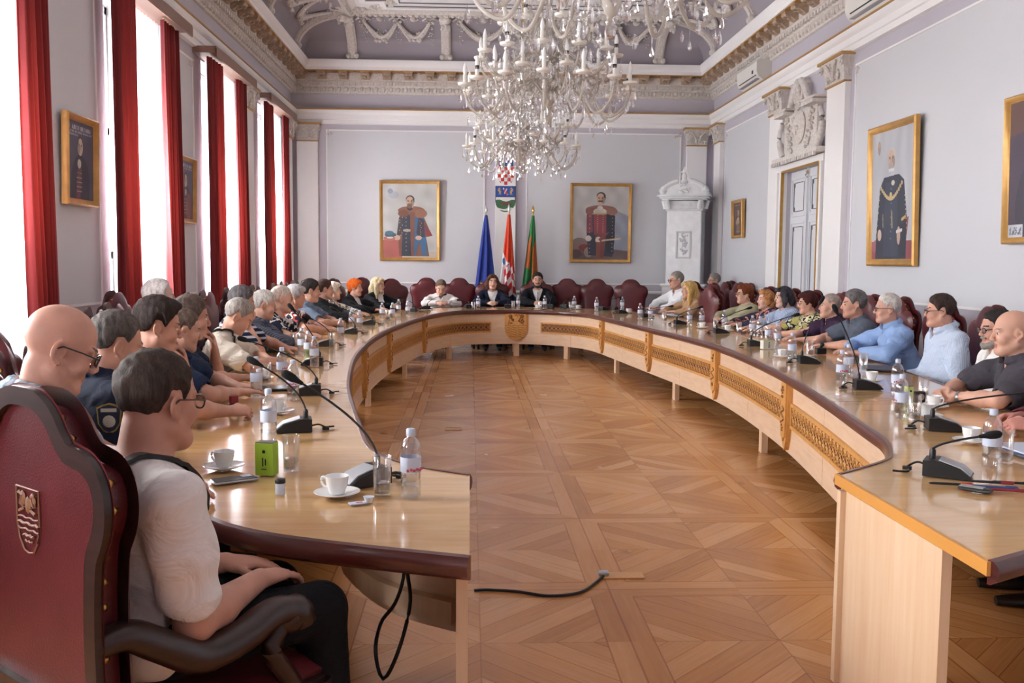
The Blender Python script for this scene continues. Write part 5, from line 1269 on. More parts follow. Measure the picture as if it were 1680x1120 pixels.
    s.at(np.eye(3), (0, 0, 0))
    if kind in ('polo', 'shirt', 'jacket', 'uniform'):
        c0 = nb+up*.045; rr = rn+.008; C_ = []
        a0 = 25 if kind != 'jacket' else 70
        for k in range(13):
            t = math.radians(90+a0+(360-2*a0)*k/12); C_.append(c0+np.array([rr*math.cos(t), rr*math.sin(t)*1.02+.0, .012-.035*math.sin(t)*(1 if math.sin(t) > 0 else .6)]))
        s.chain(C_, [.0115]*13, .006); s.chain([q-up*.02+(q-c0)*.12 for q in C_], [.0125]*13, .008)
    s.cap(nb-up*.06, nb+up*.12, rn+.002, rn+.004, .004, 's')
    if kind in ('jacket', 'polo', 'uniform', 'shirt'):
        X = s.localgrid(); zv = {'jacket': .40, 'polo': .82, 'uniform': .8}.get(kind, .86); z0 = p0[2]+ax[2]*zv; wv = .085 if kind == 'jacket' else .03
        vv = np.maximum(np.abs(X[0])-wv*np.clip((X[2]-z0)/(nb[2]-z0), -1, 1), (p0[1]+ax[1]*np.clip((X[2]-p0[2])/ax[2], 0, 1)+.02)-X[1]); s.comb(full, vv.astype(np.float32), .004, 's')
    SH_LO, SH_H, SH_D = s.lo, s.h, s.d.copy()
    V, Fc = s.mesh(); nm = {'tee': 't_shirt', 'polo': 'polo_shirt', 'shirt': 'shirt', 'blouse': 'blouse', 'jacket': 'jacket', 'uniform': 'uniform_shirt'}[kind]; link(nm, np_mesh(nm, V, Fc, fm), r)
    if kind == 'jacket':
        s = SDF(lo, hi, h); torso(s, .010, belly); s.at(np.eye(3), (0, 0, 0)); rr = rn+.004
        s.chain([nb+up*.02+np.array([rr*math.cos(t), rr*math.sin(t), .008-.03*max(0, math.sin(t))]) for t in [math.radians(105+330*k/12) for k in range(13)]], [.009]*13, .005); s.cap(nb-up*.05, nb+up*.12, rn, k=.004, op='s'); s.plane((0, 0, .5), (0, 0, -1)); s.plane((0, -.0, 0), (0, -1, 0))
        V, Fc = s.mesh(); link('shirt', np_mesh('shirt', V, Fc, fabric('white', 'plain', '#e4dfdd') if not isinstance(tie, tuple) else tie[0]), r)
    if tie:
        b = MB(); f = lambda u, y: tuple(tp(0, y+.02, u)); b.tube([f(.93, .075), f(.90, .115), f(.8, .128), f(.55, .135), f(.4, .13)], [.02, .013, .018, .026, .03], 8, flat=.35, up=(1, 0, 0)); b.build('tie', mat('tie_grey', C('#5c6470'), .6), r, smooth=60)
    # --- trousers and shoes
    s = SDF((-.34, -.2, 0), (.34, .72, .68), .013); s.ell((0, .01, .615), (.175+fat*.5, .135, .105), .03)
    for m in (-1, 1): s.chain([(m*.085, .04, .6), (m*.115, .42, .59)], [.085, .07], .03); s.chain([(m*.115, .42, .585), (m*.12, .44, .3), (m*.12, .42, .08)], [.07, .062, .055], .02)
    V, Fc = s.mesh(); link('trousers', np_mesh('trousers', V, Fc, fabric('p'+pants, 'plain', pants)), r)
    for m in (-1, 1):
        b = MB(); rows = []
        for t in [k/8 for k in range(9)]:
            w_ = .042*(.8+.5*math.sin(PI*min(1, t*1.05+.05)))*(1 if t < .9 else .75); hh_ = .085-.045*t; y = .36+.27*t
            rows.append([b.vert((m*.12+w_*math.cos(a), y, max(0.0, hh_/2+hh_/2*math.sin(a)))) for a in [2*PI*k/10 for k in range(10)]])
        b._skin(rows); b.build('shoe', mat('shoe_black', C('#1b1917'), .35), r, smooth=60)
    # --- small worn things
    TH = Matrix([[*(Rh[i]*hs), hc[i]] for i in range(3)]+[[0, 0, 0, 1]])
    if glasses:
        b = MB(); b.T = TH; gx = .034+fat*.2
        for m in (-1, 1):
            b.tube([(m*gx+.024*math.cos(t), .103-.006*abs(math.cos(t)), .003+.018*math.sin(t)) for t in [2*PI*k/14 for k in range(15)]], .0024, 6, caps=False)
            b.tube([(m*(gx+.023), .1, .008), (m*(.079+fat*.35), .05, .012), (m*(.084+fat*.35), -.005, .012), (m*(.08+fat*.35), -.03, -.008)], .0024, 6)
        b.tube([(-.012, .106, .008), (0, .11, .011), (.012, .106, .008)], .0022, 6)
        o = b.build('eyeglasses', mat('spectacle_'+glasses.strip('#'), C(glasses), .35), r, smooth=60)
        for m in (-1, 1):
            b = MB(); b.T = TH; b.prism([(m*gx+.023*math.cos(t), .003+.017*math.sin(t)) for t in [2*PI*k/14 for k in range(14)]], .0012, 'xz', .101)
            b.build('lens', MATS['water_glass'], o, smooth=None)
    if extras and 'badge' in extras:
        m, S_, E_ = arms[1][:3]; c = S_+(E_-S_)*.1; n = np.array([.8, -.58, .1]); n /= np.linalg.norm(n); R3 = frame(n); b = MB(); u, v = np.array([-n[1], n[0], 0]), np.array([0, 0, 1.])
        u /= np.linalg.norm(u); c = c+n*.09; b.T = Matrix([[u[i], n[i], v[i], c[i]] for i in range(3)]+[[0, 0, 0, 1]])
        ol = [(-.04, .035), (-.02, .045), (0, .05), (.02, .045), (.04, .035), (.036, -.02), (.02, -.045), (0, -.055), (-.02, -.045), (-.036, -.02)]
        b.prism(ol, .006, 'xz', 0); b.cur = 1; b.prism([(x*.88, z*.88) for x, z in ol], .003, 'xz', .006); b.cur = 2; b.lathe([(.022, .0), (.018, .004), (.004, .006)], 12, (0, .008, -.012), (0, 1, 0)); b.box((0, .01, .026), (.05, .003, .012))
        b.build('shoulder_badge', [m_brass, mat('badge_navy', C('#20263c'), .6), mat('badge_silver', C('#b9b3a2'), .5)], r, smooth=None)
    if strap:
        m = strap; b = MB(); pts = []; R_ = []
        for k in range(36):
            ph = math.radians(-25+230*k/35); o_ = tp(m*.075, 0, .78); dv = RT@np.array([0, -math.cos(ph), math.sin(ph)])
            hit = False
            for t_ in np.arange(.32, .1, -.003):
                q_ = tuple(np.clip(((o_+dv*t_-SH_LO)/SH_H).round().astype(int), 0, np.array(SH_D.shape)-1))
                if SH_D[q_] < 0: hit = True; break
            if hit: pts.append(o_+dv*(t_+.006))
        for i, p in enumerate(pts):
            dd = pts[min(i+1, len(pts)-1)]-pts[max(i-1, 0)]; dd /= np.linalg.norm(dd); nx = np.array([1., 0, 0]); ny = np.cross(dd, nx); ny /= np.linalg.norm(ny)
            R_.append([b.vert(p+nx*u*.02+ny*w*.008) for u, w in ((-.8, -1), (.8, -1), (.8, .3), (-.8, .3))])
        b._skin(R_); b.build('shoulder_strap', m_black, r)
    for m, S_, E_, W, hd, hn, cv in arms:
        if extras and 'watch%d' % m in extras:
            b = MB(); dv = (E_-W)/np.linalg.norm(E_-W); b.lathe([(.033, -.009), (.036, 0), (.033, .009)], 14, tuple(W+dv*.03), tuple(dv), caps=False); b.build('wristwatch', mat('watch_steel', C('#9a9c9e'), .3, metal=.8), r)
    r['_arms'] = 0; del r['_arms']; r_info = dict(root=r, P=P, F=F2, hc=hc, arms=arms, tp=tp, fa=fa)
    if chair_label: chair(*(P-F2*chair_off+np.array([chair_dx, 0])), fa, chair_label)
    return r_info
m_wg = glass_mat('water_glass', (1, 1, 1), .07, .97)
W_ = fabric('white', 'plain', '#e4dfdd')
def F(n, k, a, b='#ffffff', sc=60): return fabric(n, k, a, b, sc)
CH = 'red leather conference chair holding '
# left side, near to far
P1 = person('man in a white T-shirt with a black shoulder strap, seen from behind, nearest', 260, 659, 2.25, 42, 'b87c63', ('short', '#3b2e28', .009), ('tee', W_), pose='lap', lean=.05, hyaw=14, hpitch=6, hs=0.930, glasses='#4a3228', strap=1, fat=.012, sw=.205, chair_label='nearest red leather chair with a gold crest, back turned to the camera', chair_off=.23)
person('bald man in black glasses and a pale checked shirt looking down, left edge', 100, 572, 2.80, 24, 'c98f78', ('bald', '#6b5247', 0), ('shirt', F('bcheck', 'check', '#c3cfd8', '#7f9ab0', 38)), pose=('flat', 'flat'), lean=.16, hyaw=4, hpitch=24, hs=1.030, neck=.05, glasses='#22242c', fat=.006, chair_label=CH+'the bald man in black glasses')
person('police officer in a dark navy uniform with a shoulder badge', 192, 567, 3.42, 42, 'bf8468', ('crew', '#57504c', .013), ('uniform', F('navyuni', 'plain', '#1c2133')), pose=('lap', 'lap'), lean=.14, hyaw=-8, hpitch=14, hs=0.900, fat=.008, neck=.03, extras=('badge',), chair_label=CH+'the police officer')
P4 = person('dark-haired man holding his hand to his mouth, behind the police officer', 260, 536, 4.39, 16, 'bd8267', ('swept', '#352a27', .018), ('polo', F('navytee', 'plain', '#26304a')), pose=('chin', 'fist'), lean=.2, hyaw=8, hpitch=12, hs=0.986, chair_label=CH+'the man with a hand at his mouth')
person('man half hidden between the dark-haired man and the man with a hand on his chin', 302, 543, 5.09, 14, 'c08a70', ('crew', '#6a5a50', .01), ('polo', F('navypolo', 'plain', '#1f2c47')), pose='flat', lean=.16, hyaw=12, hpitch=12, hs=0.879, chair_label=CH+'the man half hidden behind the dark-haired man')
person('brown-grey haired man in a navy shirt resting his chin on his hand', 315, 522, 5.73, 12, 'b87a60', ('short', '#5f5048', .015), ('polo', F('navy2', 'plain', '#1e2a40')), pose=('chin', 'flat'), lean=.16, hyaw=10, hpitch=8, hs=1.007, chair_label=CH+'the man resting his chin on his hand')
person('white-haired man sitting behind the front row near the second window', 263, 490, 7.72, 0, 'd8b5a4', ('thin', '#d9d5d0', .014), ('shirt', F('pale', 'plain', '#c9c6c4')), pose='lap', lean=.08, hyaw=20, hs=1.164, chair_label=CH+'the white-haired man by the second window')
person('grey-haired man in a cream short-sleeved shirt bending over the table', 391, 521, 6.59, 8, 'c68e72', ('crew', '#9a918a', .011), ('shirt', F('cream', 'plain', '#dcd2c2')), pose='write', lean=.24, hyaw=4, hpitch=34, hs=0.986, strap=1, chair_label=CH+'the man in the cream shirt')
person('man in a striped navy polo shirt leaning his head on his hand', 397, 496, 7.45, 6, 'b97f64', ('short', '#5e5a5c', .013), ('polo', F('navystripe', 'hstripe', '#1d2740', '#c9cad2', 22)), pose=('flat', 'cheek'), lean=.10, hyaw=12, hpitch=14, hs=0.964, chair_label=CH+'the man in the striped navy polo shirt')
person('white-haired man in a grey pinstriped shirt with folded forearms', 434, 501, 8.09, 4, 'c9937a', ('short', '#cfc9c2', .013), ('shirt', F('greystripe', 'stripe', '#4a4e5c', '#6d7282', 40)), sleeve='long', pose='fold', lean=.2, hyaw=10, hpitch=10, hs=0.964, fat=.006, belly=.02, chair_label=CH+'the white-haired man in the pinstriped shirt')
person('balding man in a dark navy top with pale print', 463, 491, 8.94, 3, 'cf9a80', ('crew', '#cdbcae', .004), ('tee', F('navyprint', 'floral', '#20263a #20263a #d8d2cf #20263a', sc=16)), pose='flat', lean=.2, hyaw=12, hpitch=8, hs=1.018, fat=.006, chair_label=CH+'the balding man in the navy top')
person('grey-haired person in a black, white and red patterned top', 486, 487, 9.91, 2, 'c48a70', ('pixie', '#a9a5a4', .006), ('blouse', F('bwr', 'zebra', '#1e1c22 #ded6cd #e6e0d8 #a33a3a #1e1c22', sc=18)), pose='flat', lean=.14, hyaw=10, hpitch=8, hs=0.921, chair_label=CH+'the person in the black, white and red top')
person('dark-haired man in a grey-blue shirt with clasped hands on the table', 510.5, 478, 10.81, 0, 'bc8468', ('short', '#2a2422', .016), ('shirt', F('gblue', 'plain', '#77879c')), pose='clasp', lean=.12, hyaw=14, hpitch=6, hs=1.018, chair_label=CH+'the man in the grey-blue shirt')
person('young brown-haired man in a dark green-black sweater', 534, 475.5, 11.89, -3, 'c78d74', ('short', '#4a342c', .013), ('shirt', F('dkgreen', 'plain', '#2a2f33')), sleeve='long', pose='flat', lean=.1, hyaw=16, hpitch=2, hs=0.986, chair_label=CH+'the young man in the dark sweater')
person('woman with pale blond hair in a zebra-print blouse', 548, 478, 12.69, -5, 'd3a48d', ('pixie', '#d9cdbd', .006), ('blouse', F('zebra', 'zebra', '#26221f #e6ddd0 #26221f #e6ddd0', sc=26)), sleeve='long', pose='flat', lean=.1, hyaw=14, hs=0.911, bust=1, sw=.165, chair_label=CH+'the woman in the zebra-print blouse')
person('woman with bright orange hair in a black jacket', 583, 473, 13.93, -20, 'd29c84', ('pixie', '#e0651a', .012), ('jacket', F('black1', 'plain', '#1c1d22')), sleeve='long', pose='flat', lean=.06, hyaw=10, hs=0.964, bust=1, sw=.165, chair_label=CH+'the woman with bright orange hair')
person('woman with long pale blond hair in a black jacket', 620.5, 468, 15.00, -38, 'd8aa94', ('long', '#d8c39c', .01), ('jacket', F('black2', 'plain', '#16171d')), sleeve='long', pose='clasp', lean=.06, hyaw=16, hs=0.986, bust=1, sw=.16, tie=None, chair_label=CH+'the woman with long pale blond hair')
_c = [o for o in COL.objects if o.get('label', '').startswith('nearest red leather chair')][0]; _c.scale = (1.02, 1.1, .98); _c.rotation_euler.z += math.radians(8); _c.location.x += .005; _c.location.y += .03
# far side
person('man in a white shirt looking down, left of the brown-haired woman', 723.5, 472, 16.36, -84, 'cf9a80', ('crew', '#6b5a4e', .009), ('shirt', W_), sleeve='long', pose='write', lean=.16, hyaw=0, hpitch=28, hs=1.064, fat=.006, belly=.02, chair_dx=-.22, chair_label=CH+'the man in the white shirt on the far side')
person('woman with shoulder-length brown hair in a navy blazer, speaking on the far side', 808, 463, 16.36, -90, 'd6a58e', ('bob', '#54382a', .01), ('jacket', F('navyblazer', 'plain', '#1b2136')), sleeve='long', pose='clasp', lean=.14, hyaw=6, hpitch=2, hs=1.064, bust=1, sw=.17, chair_label=CH+'the brown-haired woman in the navy blazer')
person('bearded man in a dark suit and grey tie on the far side', 882, 460, 16.41, -92, 'c48c72', ('short', '#2e2522', .013), ('jacket', F('suit', 'plain', '#191a22')), sleeve='long', pose='clasp', lean=.1, hyaw=-2, hs=1.064, beard='#2c211d', tie=True, chair_label=CH+'the bearded man in the dark suit')
# right side, far to near
person('man in glasses and a white shirt in front of the tiled stove', 1109, 460.5, 14.87, 205, 'cf947c', ('short', '#8e8780', .011), ('shirt', F('white2', 'plain', '#eef0f3')), sleeve='long', pose='flat', lean=.06, hyaw=-14, hs=1.102, glasses='#24242a', fat=.01, belly=.04, chair_label=CH+'the man in the white shirt by the stove')
person('woman with long golden blond hair in a beige blouse', 1130, 476, 13.73, 196, 'd3a089', ('long', '#d2ab6a', .01), ('blouse', F('beige', 'plain', '#b48f6e')), sleeve='long', pose='flat', lean=.12, hyaw=-8, hs=1.019, bust=1, sw=.165, chair_label=CH+'the blond woman in the beige blouse')
person('grey-haired man in the back row beside the tiled stove', 1171, 461, 15.81, 195, 'c59079', ('short', '#857f7b', .014), ('shirt', F('bluegrey', 'plain', '#8a9bb0')), pose='lap', lean=.04, hyaw=-4, hs=0.988, glasses='#3a3a40', chair_label=CH+'the grey-haired man in the back row')
person('auburn short-haired woman in a pale olive blouse', 1221, 483, 11.80, 190, 'd0a088', ('pixie', '#7a3f22', .008), ('blouse', F('olive', 'plain', '#a8a487')), sleeve='long', pose='fold', lean=.06, hyaw=-6, hs=0.957, bust=1, sw=.17, glasses='#b8a070', chair_label=CH+'the woman in the pale olive blouse')
person('woman with curly strawberry-blond hair in a dark floral top', 1256, 492, 10.92, 187, 'd6a791', ('curly', '#b9804e', .008), ('blouse', F('dkfloral', 'floral', '#2b2438 #7a3a44 #c98d7d #2b2438 #3a3550', sc=15)), sleeve='long', pose='flat', lean=.06, hyaw=-2, hs=0.915, bust=1, sw=.17, chair_label=CH+'the woman with curly strawberry-blond hair')
person('woman with a dark grey bob in a blue striped blouse', 1285, 488, 10.24, 185, 'd3a48f', ('bob', '#3d3a40', .012), ('blouse', F('bluestripe', 'stripe', '#7f93b8', '#c8d2e2', 45)), pose='flat', lean=.08, hyaw=-4, hpitch=4, hs=0.905, bust=1, sw=.165, chair_label=CH+'the woman with the dark grey bob')
person('dark red-haired woman in glasses and a yellow and black floral blouse', 1324, 498, 9.52, 183, 'd09a82', ('pixie', '#4a1f1d', .012), ('blouse', F('yfloral', 'floral', '#23222c #23222c #d6cf9a #e9e4c8 #23222c #b9b06a', sc=16)), pose='clasp', lean=.1, hyaw=-4, hpitch=4, hs=0.874, bust=1, sw=.17, glasses='#c9b48a', chair_label=CH+'the dark red-haired woman in glasses')
person('balding man in a dark purple shirt', 1361, 502, 8.84, 182, 'cf9b83', ('crew', '#a8988d', .004), ('polo', F('purple', 'plain', '#3c2740')), pose='flat', lean=.14, hyaw=-6, hs=0.936, fat=.008, belly=.02, chair_label=CH+'the balding man in the purple shirt')
person('grey-haired man in a short-sleeved slate grey shirt', 1400, 500, 8.22, 180, 'c98f76', ('short', '#6f6b6c', .016), ('shirt', F('slate', 'plain', '#5d6573')), pose='flat', lean=.16, hyaw=-8, hpitch=2, hs=0.978, fat=.004, chair_label=CH+'the man in the slate grey shirt')
person('white-haired man in glasses and a light blue shirt', 1455, 507, 7.38, 178, 'cf977e', ('crew', '#cdc6bf', .012), ('shirt', F('ltblue', 'plain', '#93b0de')), sleeve='long', pose='flat', lean=.18, hyaw=-8, hpitch=2, hs=0.926, glasses='#2b2b33', belly=.02, chair_label=CH+'the white-haired man in the light blue shirt')
person('brown-haired man in glasses and a finely striped pale blue shirt', 1541, 511, 6.55, 176, 'cb9077', ('short', '#3a2c27', .016), ('shirt', F('fstripe', 'stripe', '#d3deee', '#adc0de', 90)), sleeve='long', pose='lap', lean=.1, hyaw=-12, hpitch=2, hs=0.905, glasses='#26262c', fat=.01, belly=.05, chair_label=CH+'the man in the finely striped shirt')
person('bearded man in glasses and a white shirt, mostly behind the bald man', 1634, 540, 5.67, 176, 'c78d75', ('short', '#2c2625', .01), ('shirt', F('white3', 'plain', '#eae8e4')), pose='lap', lean=.06, hyaw=2, hpitch=6, hs=0.936, glasses='#2a2224', beard='#8d857f', chair_label=CH+'the bearded man in the white shirt')
P12 = person('bald man in a dark grey polo shirt with clasped hands, right edge', 1660, 546, 4.89, 172, 'd09a80', ('bald', '#a5826f', .002), ('polo', F('charcoal', 'plain', '#4a464e')), pose='clasp', lean=.12, hyaw=-4, hpitch=6, hs=0.978, fat=.01, belly=.03, extras=('watch1', 'watch-1'), chair_label=CH+'the bald man in the dark grey polo shirt')
# ------------------------------------------------------------------ things on the table
m_grey = mat('silver_plastic', C('#b9bcc0'), .35, metal=.3); m_foam = mat('mic_foam', C('#111214'), .9)
m_pet = glass_mat('clear_plastic', (.97, .98, 1), .10, .96); m_lab = mat('label_white', C('#ccd6ea'), .5); m_labr = mat('label_red', C('#c9566a'), .5); m_cap = mat('cap_paleblue', C('#c3cddf'), .45)
m_china = mat('white_china', C('#efefee'), .18); m_water = glass_mat('water', (.93, .96, .98), .06, .96)
TT = TZ+.0045
def on(px, py, z=TT): return atz(px, py, z)
def outward(p):
    k = np.argmin(np.hypot(*(OC-p[:2]).T)); n = nrm2(OC, k); return math.atan2(n[1], n[0])
MICG = 'desk microphones'
def mic(px, py, hx, hy, label, dy=0.0, big=True):
    p = on(px, py); a = outward(p); r = empty('desk_microphone', tuple(p), a, label, 'microphone', MICG)   # local +x toward the speaker
    b = MB(); b.prism([(-.07, 0), (.085, 0), (.088, .008), (.05, .035), (-.03, .058), (-.07, .055)], .11, 'xz', -.055); b.build('base', m_black, r, smooth=25)
    b = MB(); b.prism([(.08, .012), (.052, .0362), (-.02, .0575), (-.018, .061), (.054, .04), (.086, .014)], .084, 'xz', -.042); b.build('key_panel', m_grey, r, smooth=25)
    b = MB(); b.lathe([(.011, 0), (.011, .03), (.006, .04)], 10, (-.045, 0, .055)); b.build('socket', m_black, r, smooth=40)
    T = Matrix.Translation(p) @ Matrix.Rotation(a, 4, 'Z'); h = T.inverted() @ Vector(aty(hx, hy, p[1]+dy))
    A = Vector((-.045, 0, .09)); Cc = Vector((-.045+.1*(h.x+.045), h.y*.1, .09+min(.12, max(.02, (h.z-.09)*.5)))); P = [A*(1-t)**2+Cc*2*t*(1-t)+h*t*t for t in [i/16 for i in range(17)]]
    b = MB(); b.tube(P, .0042, 6); b.build('gooseneck', m_black, r, smooth=60)
    d = (P[-1]-P[-2]).normalized(); b = MB(); b.lathe([(.006, -.05), (.009, -.03), (.014, -.015), (.0155, .005), (.013, .022), (.005, .03)], 10, tuple(h), tuple(d)); b.build('mic_head', m_foam, r, smooth=60)
    b = MB(); b.tube(crom([(-.07, .03, .025), (-.1, .035, .03), (-.13, .02, .012), (-.12, -.03, .005), (-.17, -.05, .005)], 5), .0042, 6); b.box((-.13, .015, .008), (.03, .02, .012)); b.build('cable', m_black, r, smooth=60)
    return r
MICS = [(600, 792, 475, 617, 'nearest desk microphone on the left table end, long neck reaching left'), (485, 706, 415, 592, 'second desk microphone from the near left end, tip near the green carton'),
 (506, 646, 398, 556, 'desk microphone with a tip before the man in cream'), (514, 598, 477, 503, 'desk microphone beside the bottle trio before the man in the pinstriped shirt'), (535, 567, 505, 520, 'desk microphone before the balding man in the navy top'),
 (575, 547, 545, 505, 'desk microphone before the clasped hands of the man in the grey-blue shirt'), (605, 532, 578, 497, 'desk microphone before the woman with orange hair'), (676, 511, 655, 488, 'desk microphone in front of the empty chair left of the man in white'),
 (697, 507.3, 730, 483, 'desk microphone before the man in the white shirt on the far side'), (768, 504.6, 752, 492, 'desk microphone left of the brown-haired woman'), (833, 504.8, 818, 476, 'desk microphone the brown-haired woman speaks into'),
 (903, 505, 908, 482, 'desk microphone just right of the bearded man'), (926, 505, 934, 490, 'desk microphone second to the right of the bearded man'), (990, 508.5, 1019, 487, 'desk microphone before the left one of the two pale-lit empty chairs'), (1020, 514, 1018, 489, 'desk microphone before the right one of the two pale-lit empty chairs'),
 (1062, 520, 1102, 502, 'desk microphone pointing at the man in front of the stove'), (1116, 532, 1150, 504, 'desk microphone before the blond woman in beige'), (1182, 546.5, 1230, 505, 'desk microphone before the woman in pale olive'), (1240, 567, 1307, 516, 'desk microphone before the woman with the dark grey bob'),
 (1325, 595, 1349, 491, 'desk microphone before the balding man in purple'), (1421, 637, 1370, 506, 'desk microphone with an upright neck before the man in light blue'), (1546, 704, 1700, 642, 'desk microphone with a nearly level neck leading out of the right edge'), (1551, 779, 1630, 713, 'nearest desk microphone on the right table end, bent neck')]
for x, y, hx, hy, l in MICS: mic(x, y, hx, hy, l)
# bottles
def lathe_part(name, prof, m, parent, n=16, smooth=50):
    b = MB(); b.lathe(prof, n, caps=name not in ('rim', 'label')); return b.build(name, m, parent, smooth=smooth)
def make_bottle():
    r = empty('water_bottle')
    lathe_part('body', [(.012, .002), (.028, 0), (.0325, .008), (.033, .05), (.0315, .056), (.033, .062), (.033, .145), (.0325, .158), (.029, .174), (.021, .187), (.0135, .194), (.0125, .2)], m_pet, r)
    lathe_part('label', [(.0334, .084), (.0336, .085), (.0336, .131), (.0334, .132)], m_lab, r)
    b = MB()
    for k in range(7): a = -.9+.3*k; b.box((.0335*math.cos(a), .0335*math.sin(a), .092+.003*(k % 2)), (.004, .008, .008))
    b.build('lettering', m_labr, r, smooth=None)
    lathe_part('cap', [(.014, .198), (.0145, .2), (.0145, .218), (.012, .221)], m_cap, r); lathe_part('water_fill', [(.03, .004), (.0315, .008), (.0315, .05), (.0295, .06), (.0312, .07), (.0312, .11)], m_water, r)
    return r
def make_glass():
    r = empty('drinking_glass'); lathe_part('tumbler', [(.024, 0), (.027, .001), (.031, .13), (.0305, .1305), (.0285, .128), (.0255, .01), (.004, .008)], m_wg, r); lathe_part('water_fill', [(.02, .0105), (.0248, .011), (.0262, .045), (.004, .0455)], m_water, r); return r
def make_cup():
    r = empty('coffee_cup'); lathe_part('bowl', [(.02, .0), (.024, .001), (.034, .03), (.038, .058), (.0365, .058), (.032, .03), (.02, .008), (.002, .006)], m_china, r, 20)
    b = MB(); b.tube(crom([(.034, 0, .046), (.052, 0, .05), (.056, 0, .034), (.046, 0, .02), (.03, 0, .018)], 5), .0042, 6); b.build('handle', m_china, r, smooth=60); return r
def make_saucer():
    r = empty('saucer'); lathe_part('plate', [(.03, 0), (.034, .001), (.05, .006), (.072, .014), (.073, .016), (.05, .009), (.03, .005), (.002, .005)], m_china, r, 24); lathe_part('rim', [(.0725, .0142), (.0745, .0155), (.0725, .0168)], m_china, r, 24); return r
def placer(proto_fn, cat, group):
    used = []
    def put(px, py, label, rz=None, z=TT, grp=None):
        o = PROTO[proto_fn] if not used else copy_tree(PROTO[proto_fn]); used.append(1); p = on(px, py, z); o.location = tuple(p); o.rotation_euler.z = rnd.uniform(0, 6) if rz is None else rz
        tag(o, label, cat, grp or group); return o
    PROTO[proto_fn] = proto_fn(); return put
PROTO = {}
bottle = placer(make_bottle, 'bottle', 'plastic water bottles'); glass = placer(make_glass, 'glass', 'drinking glasses'); cup = placer(make_cup, 'cup', 'white coffee cups'); saucer = placer(make_saucer, 'saucer', 'white saucers')
BOT = [(674, 815, 'plastic water bottle at the bare left table end'), (441, 724, 'plastic water bottle behind the green carton'), (481, 657, 'plastic water bottle by the neck of the nearest microphone'), (421, 650, 'plastic water bottle left of the second microphone tip'), (463, 628, 'plastic water bottle before the bending man in cream, behind the dark tablet'),
 (516, 602, 'foremost plastic water bottle of the trio before the pinstriped shirt'), (506, 590, 'middle plastic water bottle of the trio before the pinstriped shirt'), (495, 583, 'rearmost plastic water bottle of the trio before the pinstriped shirt'),
 (559, 560, 'plastic water bottle beside the clasped hands of the man in grey-blue'), (577, 539, 'plastic water bottle before the young man in the dark sweater'), (590, 541, 'plastic water bottle before the woman in the zebra print'),
 (627, 524, 'leftmost of the water bottles before the long-haired blond woman'), (644, 524, 'second of the water bottles before the long-haired blond woman'), (654, 516, 'third of the water bottles before the long-haired blond woman'), (669, 519, 'rightmost of the water bottles before the long-haired blond woman'),
 (784.5, 507.6, 'plastic water bottle left of the brown-haired woman'), (850, 506, 'plastic water bottle between the brown-haired woman and the bearded man'), (893.5, 507, 'plastic water bottle before the bearded man'), (942, 507.6, 'plastic water bottle right of the bearded man, before empty chairs'), (978.5, 510, 'plastic water bottle before the left pale-lit empty chair'), (1020.5, 509, 'plastic water bottle before the right pale-lit empty chair'),
 (1050, 524, 'left one of two water bottles in front of the stove'), (1067, 526, 'right one of two water bottles in front of the stove'), (1131, 535, 'plastic water bottle before the blond woman in beige'), (1151, 535, 'plastic water bottle before the empty chair on the right'), (1188, 539, 'plastic water bottle right of the empty chair, before the woman in olive'),
 (1234, 552, 'plastic water bottle before the curly-haired woman'), (1246, 554, 'plastic water bottle between the curly-haired woman and the woman with the bob'), (1260, 564, 'plastic water bottle behind the green and white box'), (1275, 570, 'plastic water bottle right of the green and white box'), (1299, 592, 'plastic water bottle beside the microphone of the man in purple'),
 (1380, 632, 'front one of two water bottles left of the upright microphone'), (1391, 618, 'rear one of two water bottles left of the upright microphone'), (1471, 652, 'open water bottle without a cap before the finely striped shirt'), (1478, 687, 'plastic water bottle in front of the open bottle'), (1626, 767, 'plastic water bottle on the right table end')]
for x, y, l in BOT: bottle(x, y, l)
GL = [(627, 813, 'drinking glass in front of the nearest left microphone'), (478, 772, 'tall drinking glass right of the green carton'), (437, 630, 'drinking glass before the man in cream'), (484, 572, 'drinking glass before the man in the pinstriped shirt'), (545, 570, 'drinking glass left of the bottle before the clasped hands'), (636, 525, 'drinking glass among the bottles before the long-haired blond woman'),
 (776.5, 508.8, 'drinking glass left of the brown-haired woman'), (842, 506.5, 'drinking glass between the two far-side speakers'), (886, 507, 'drinking glass before the bearded man'), (936, 508, 'drinking glass before the empty chairs right of the bearded man'), (1090, 527, 'drinking glass in front of the man by the stove'), (1174, 541, 'drinking glass before the woman in olive'), (1212, 547, 'drinking glass right of the olive blouse'),
 (1328, 583, 'drinking glass before the man in purple'), (1416, 609, 'drinking glass before the man in light blue'), (1514, 656, 'drinking glass behind the small black camera'), (1500, 692, 'drinking glass right of the front bottle by the camera'), (1648, 760, 'drinking glass beside the bottle on the right end'), (640, 722, '')]
for x, y, l in GL[:-1]: glass(x, y, l)
CUPS = [(368, 769, 'by the phone on the near left table'), (553, 813, 'beside the nearest left microphone'), (458, 677, 'behind the second left microphone'), (430, 622, 'before the man in cream'), (882, 506, 'before the bearded man'), (947.5, 507, 'right of the bearded man'), (1031, 513, 'before the right pale-lit empty chair'), (1152, 538, 'before the empty chair on the right side'), (1193.5, 543, 'before the woman in olive'), (1283, 586, 'before the woman with dark red hair'), (1430, 626, 'right of the upright microphone'), (1532, 669, 'before the clasped hands of the bald man'), (1521, 684, 'behind the level-necked microphone'), (1593, 726, 'on the right table end behind the bent microphone')]
for x, y, l in CUPS:
    a_ = saucer(x, y, 'white saucer under the coffee cup '+l); cup(x, y, 'white coffee cup '+l).location = (a_.location.x, a_.location.y, TT+.008)
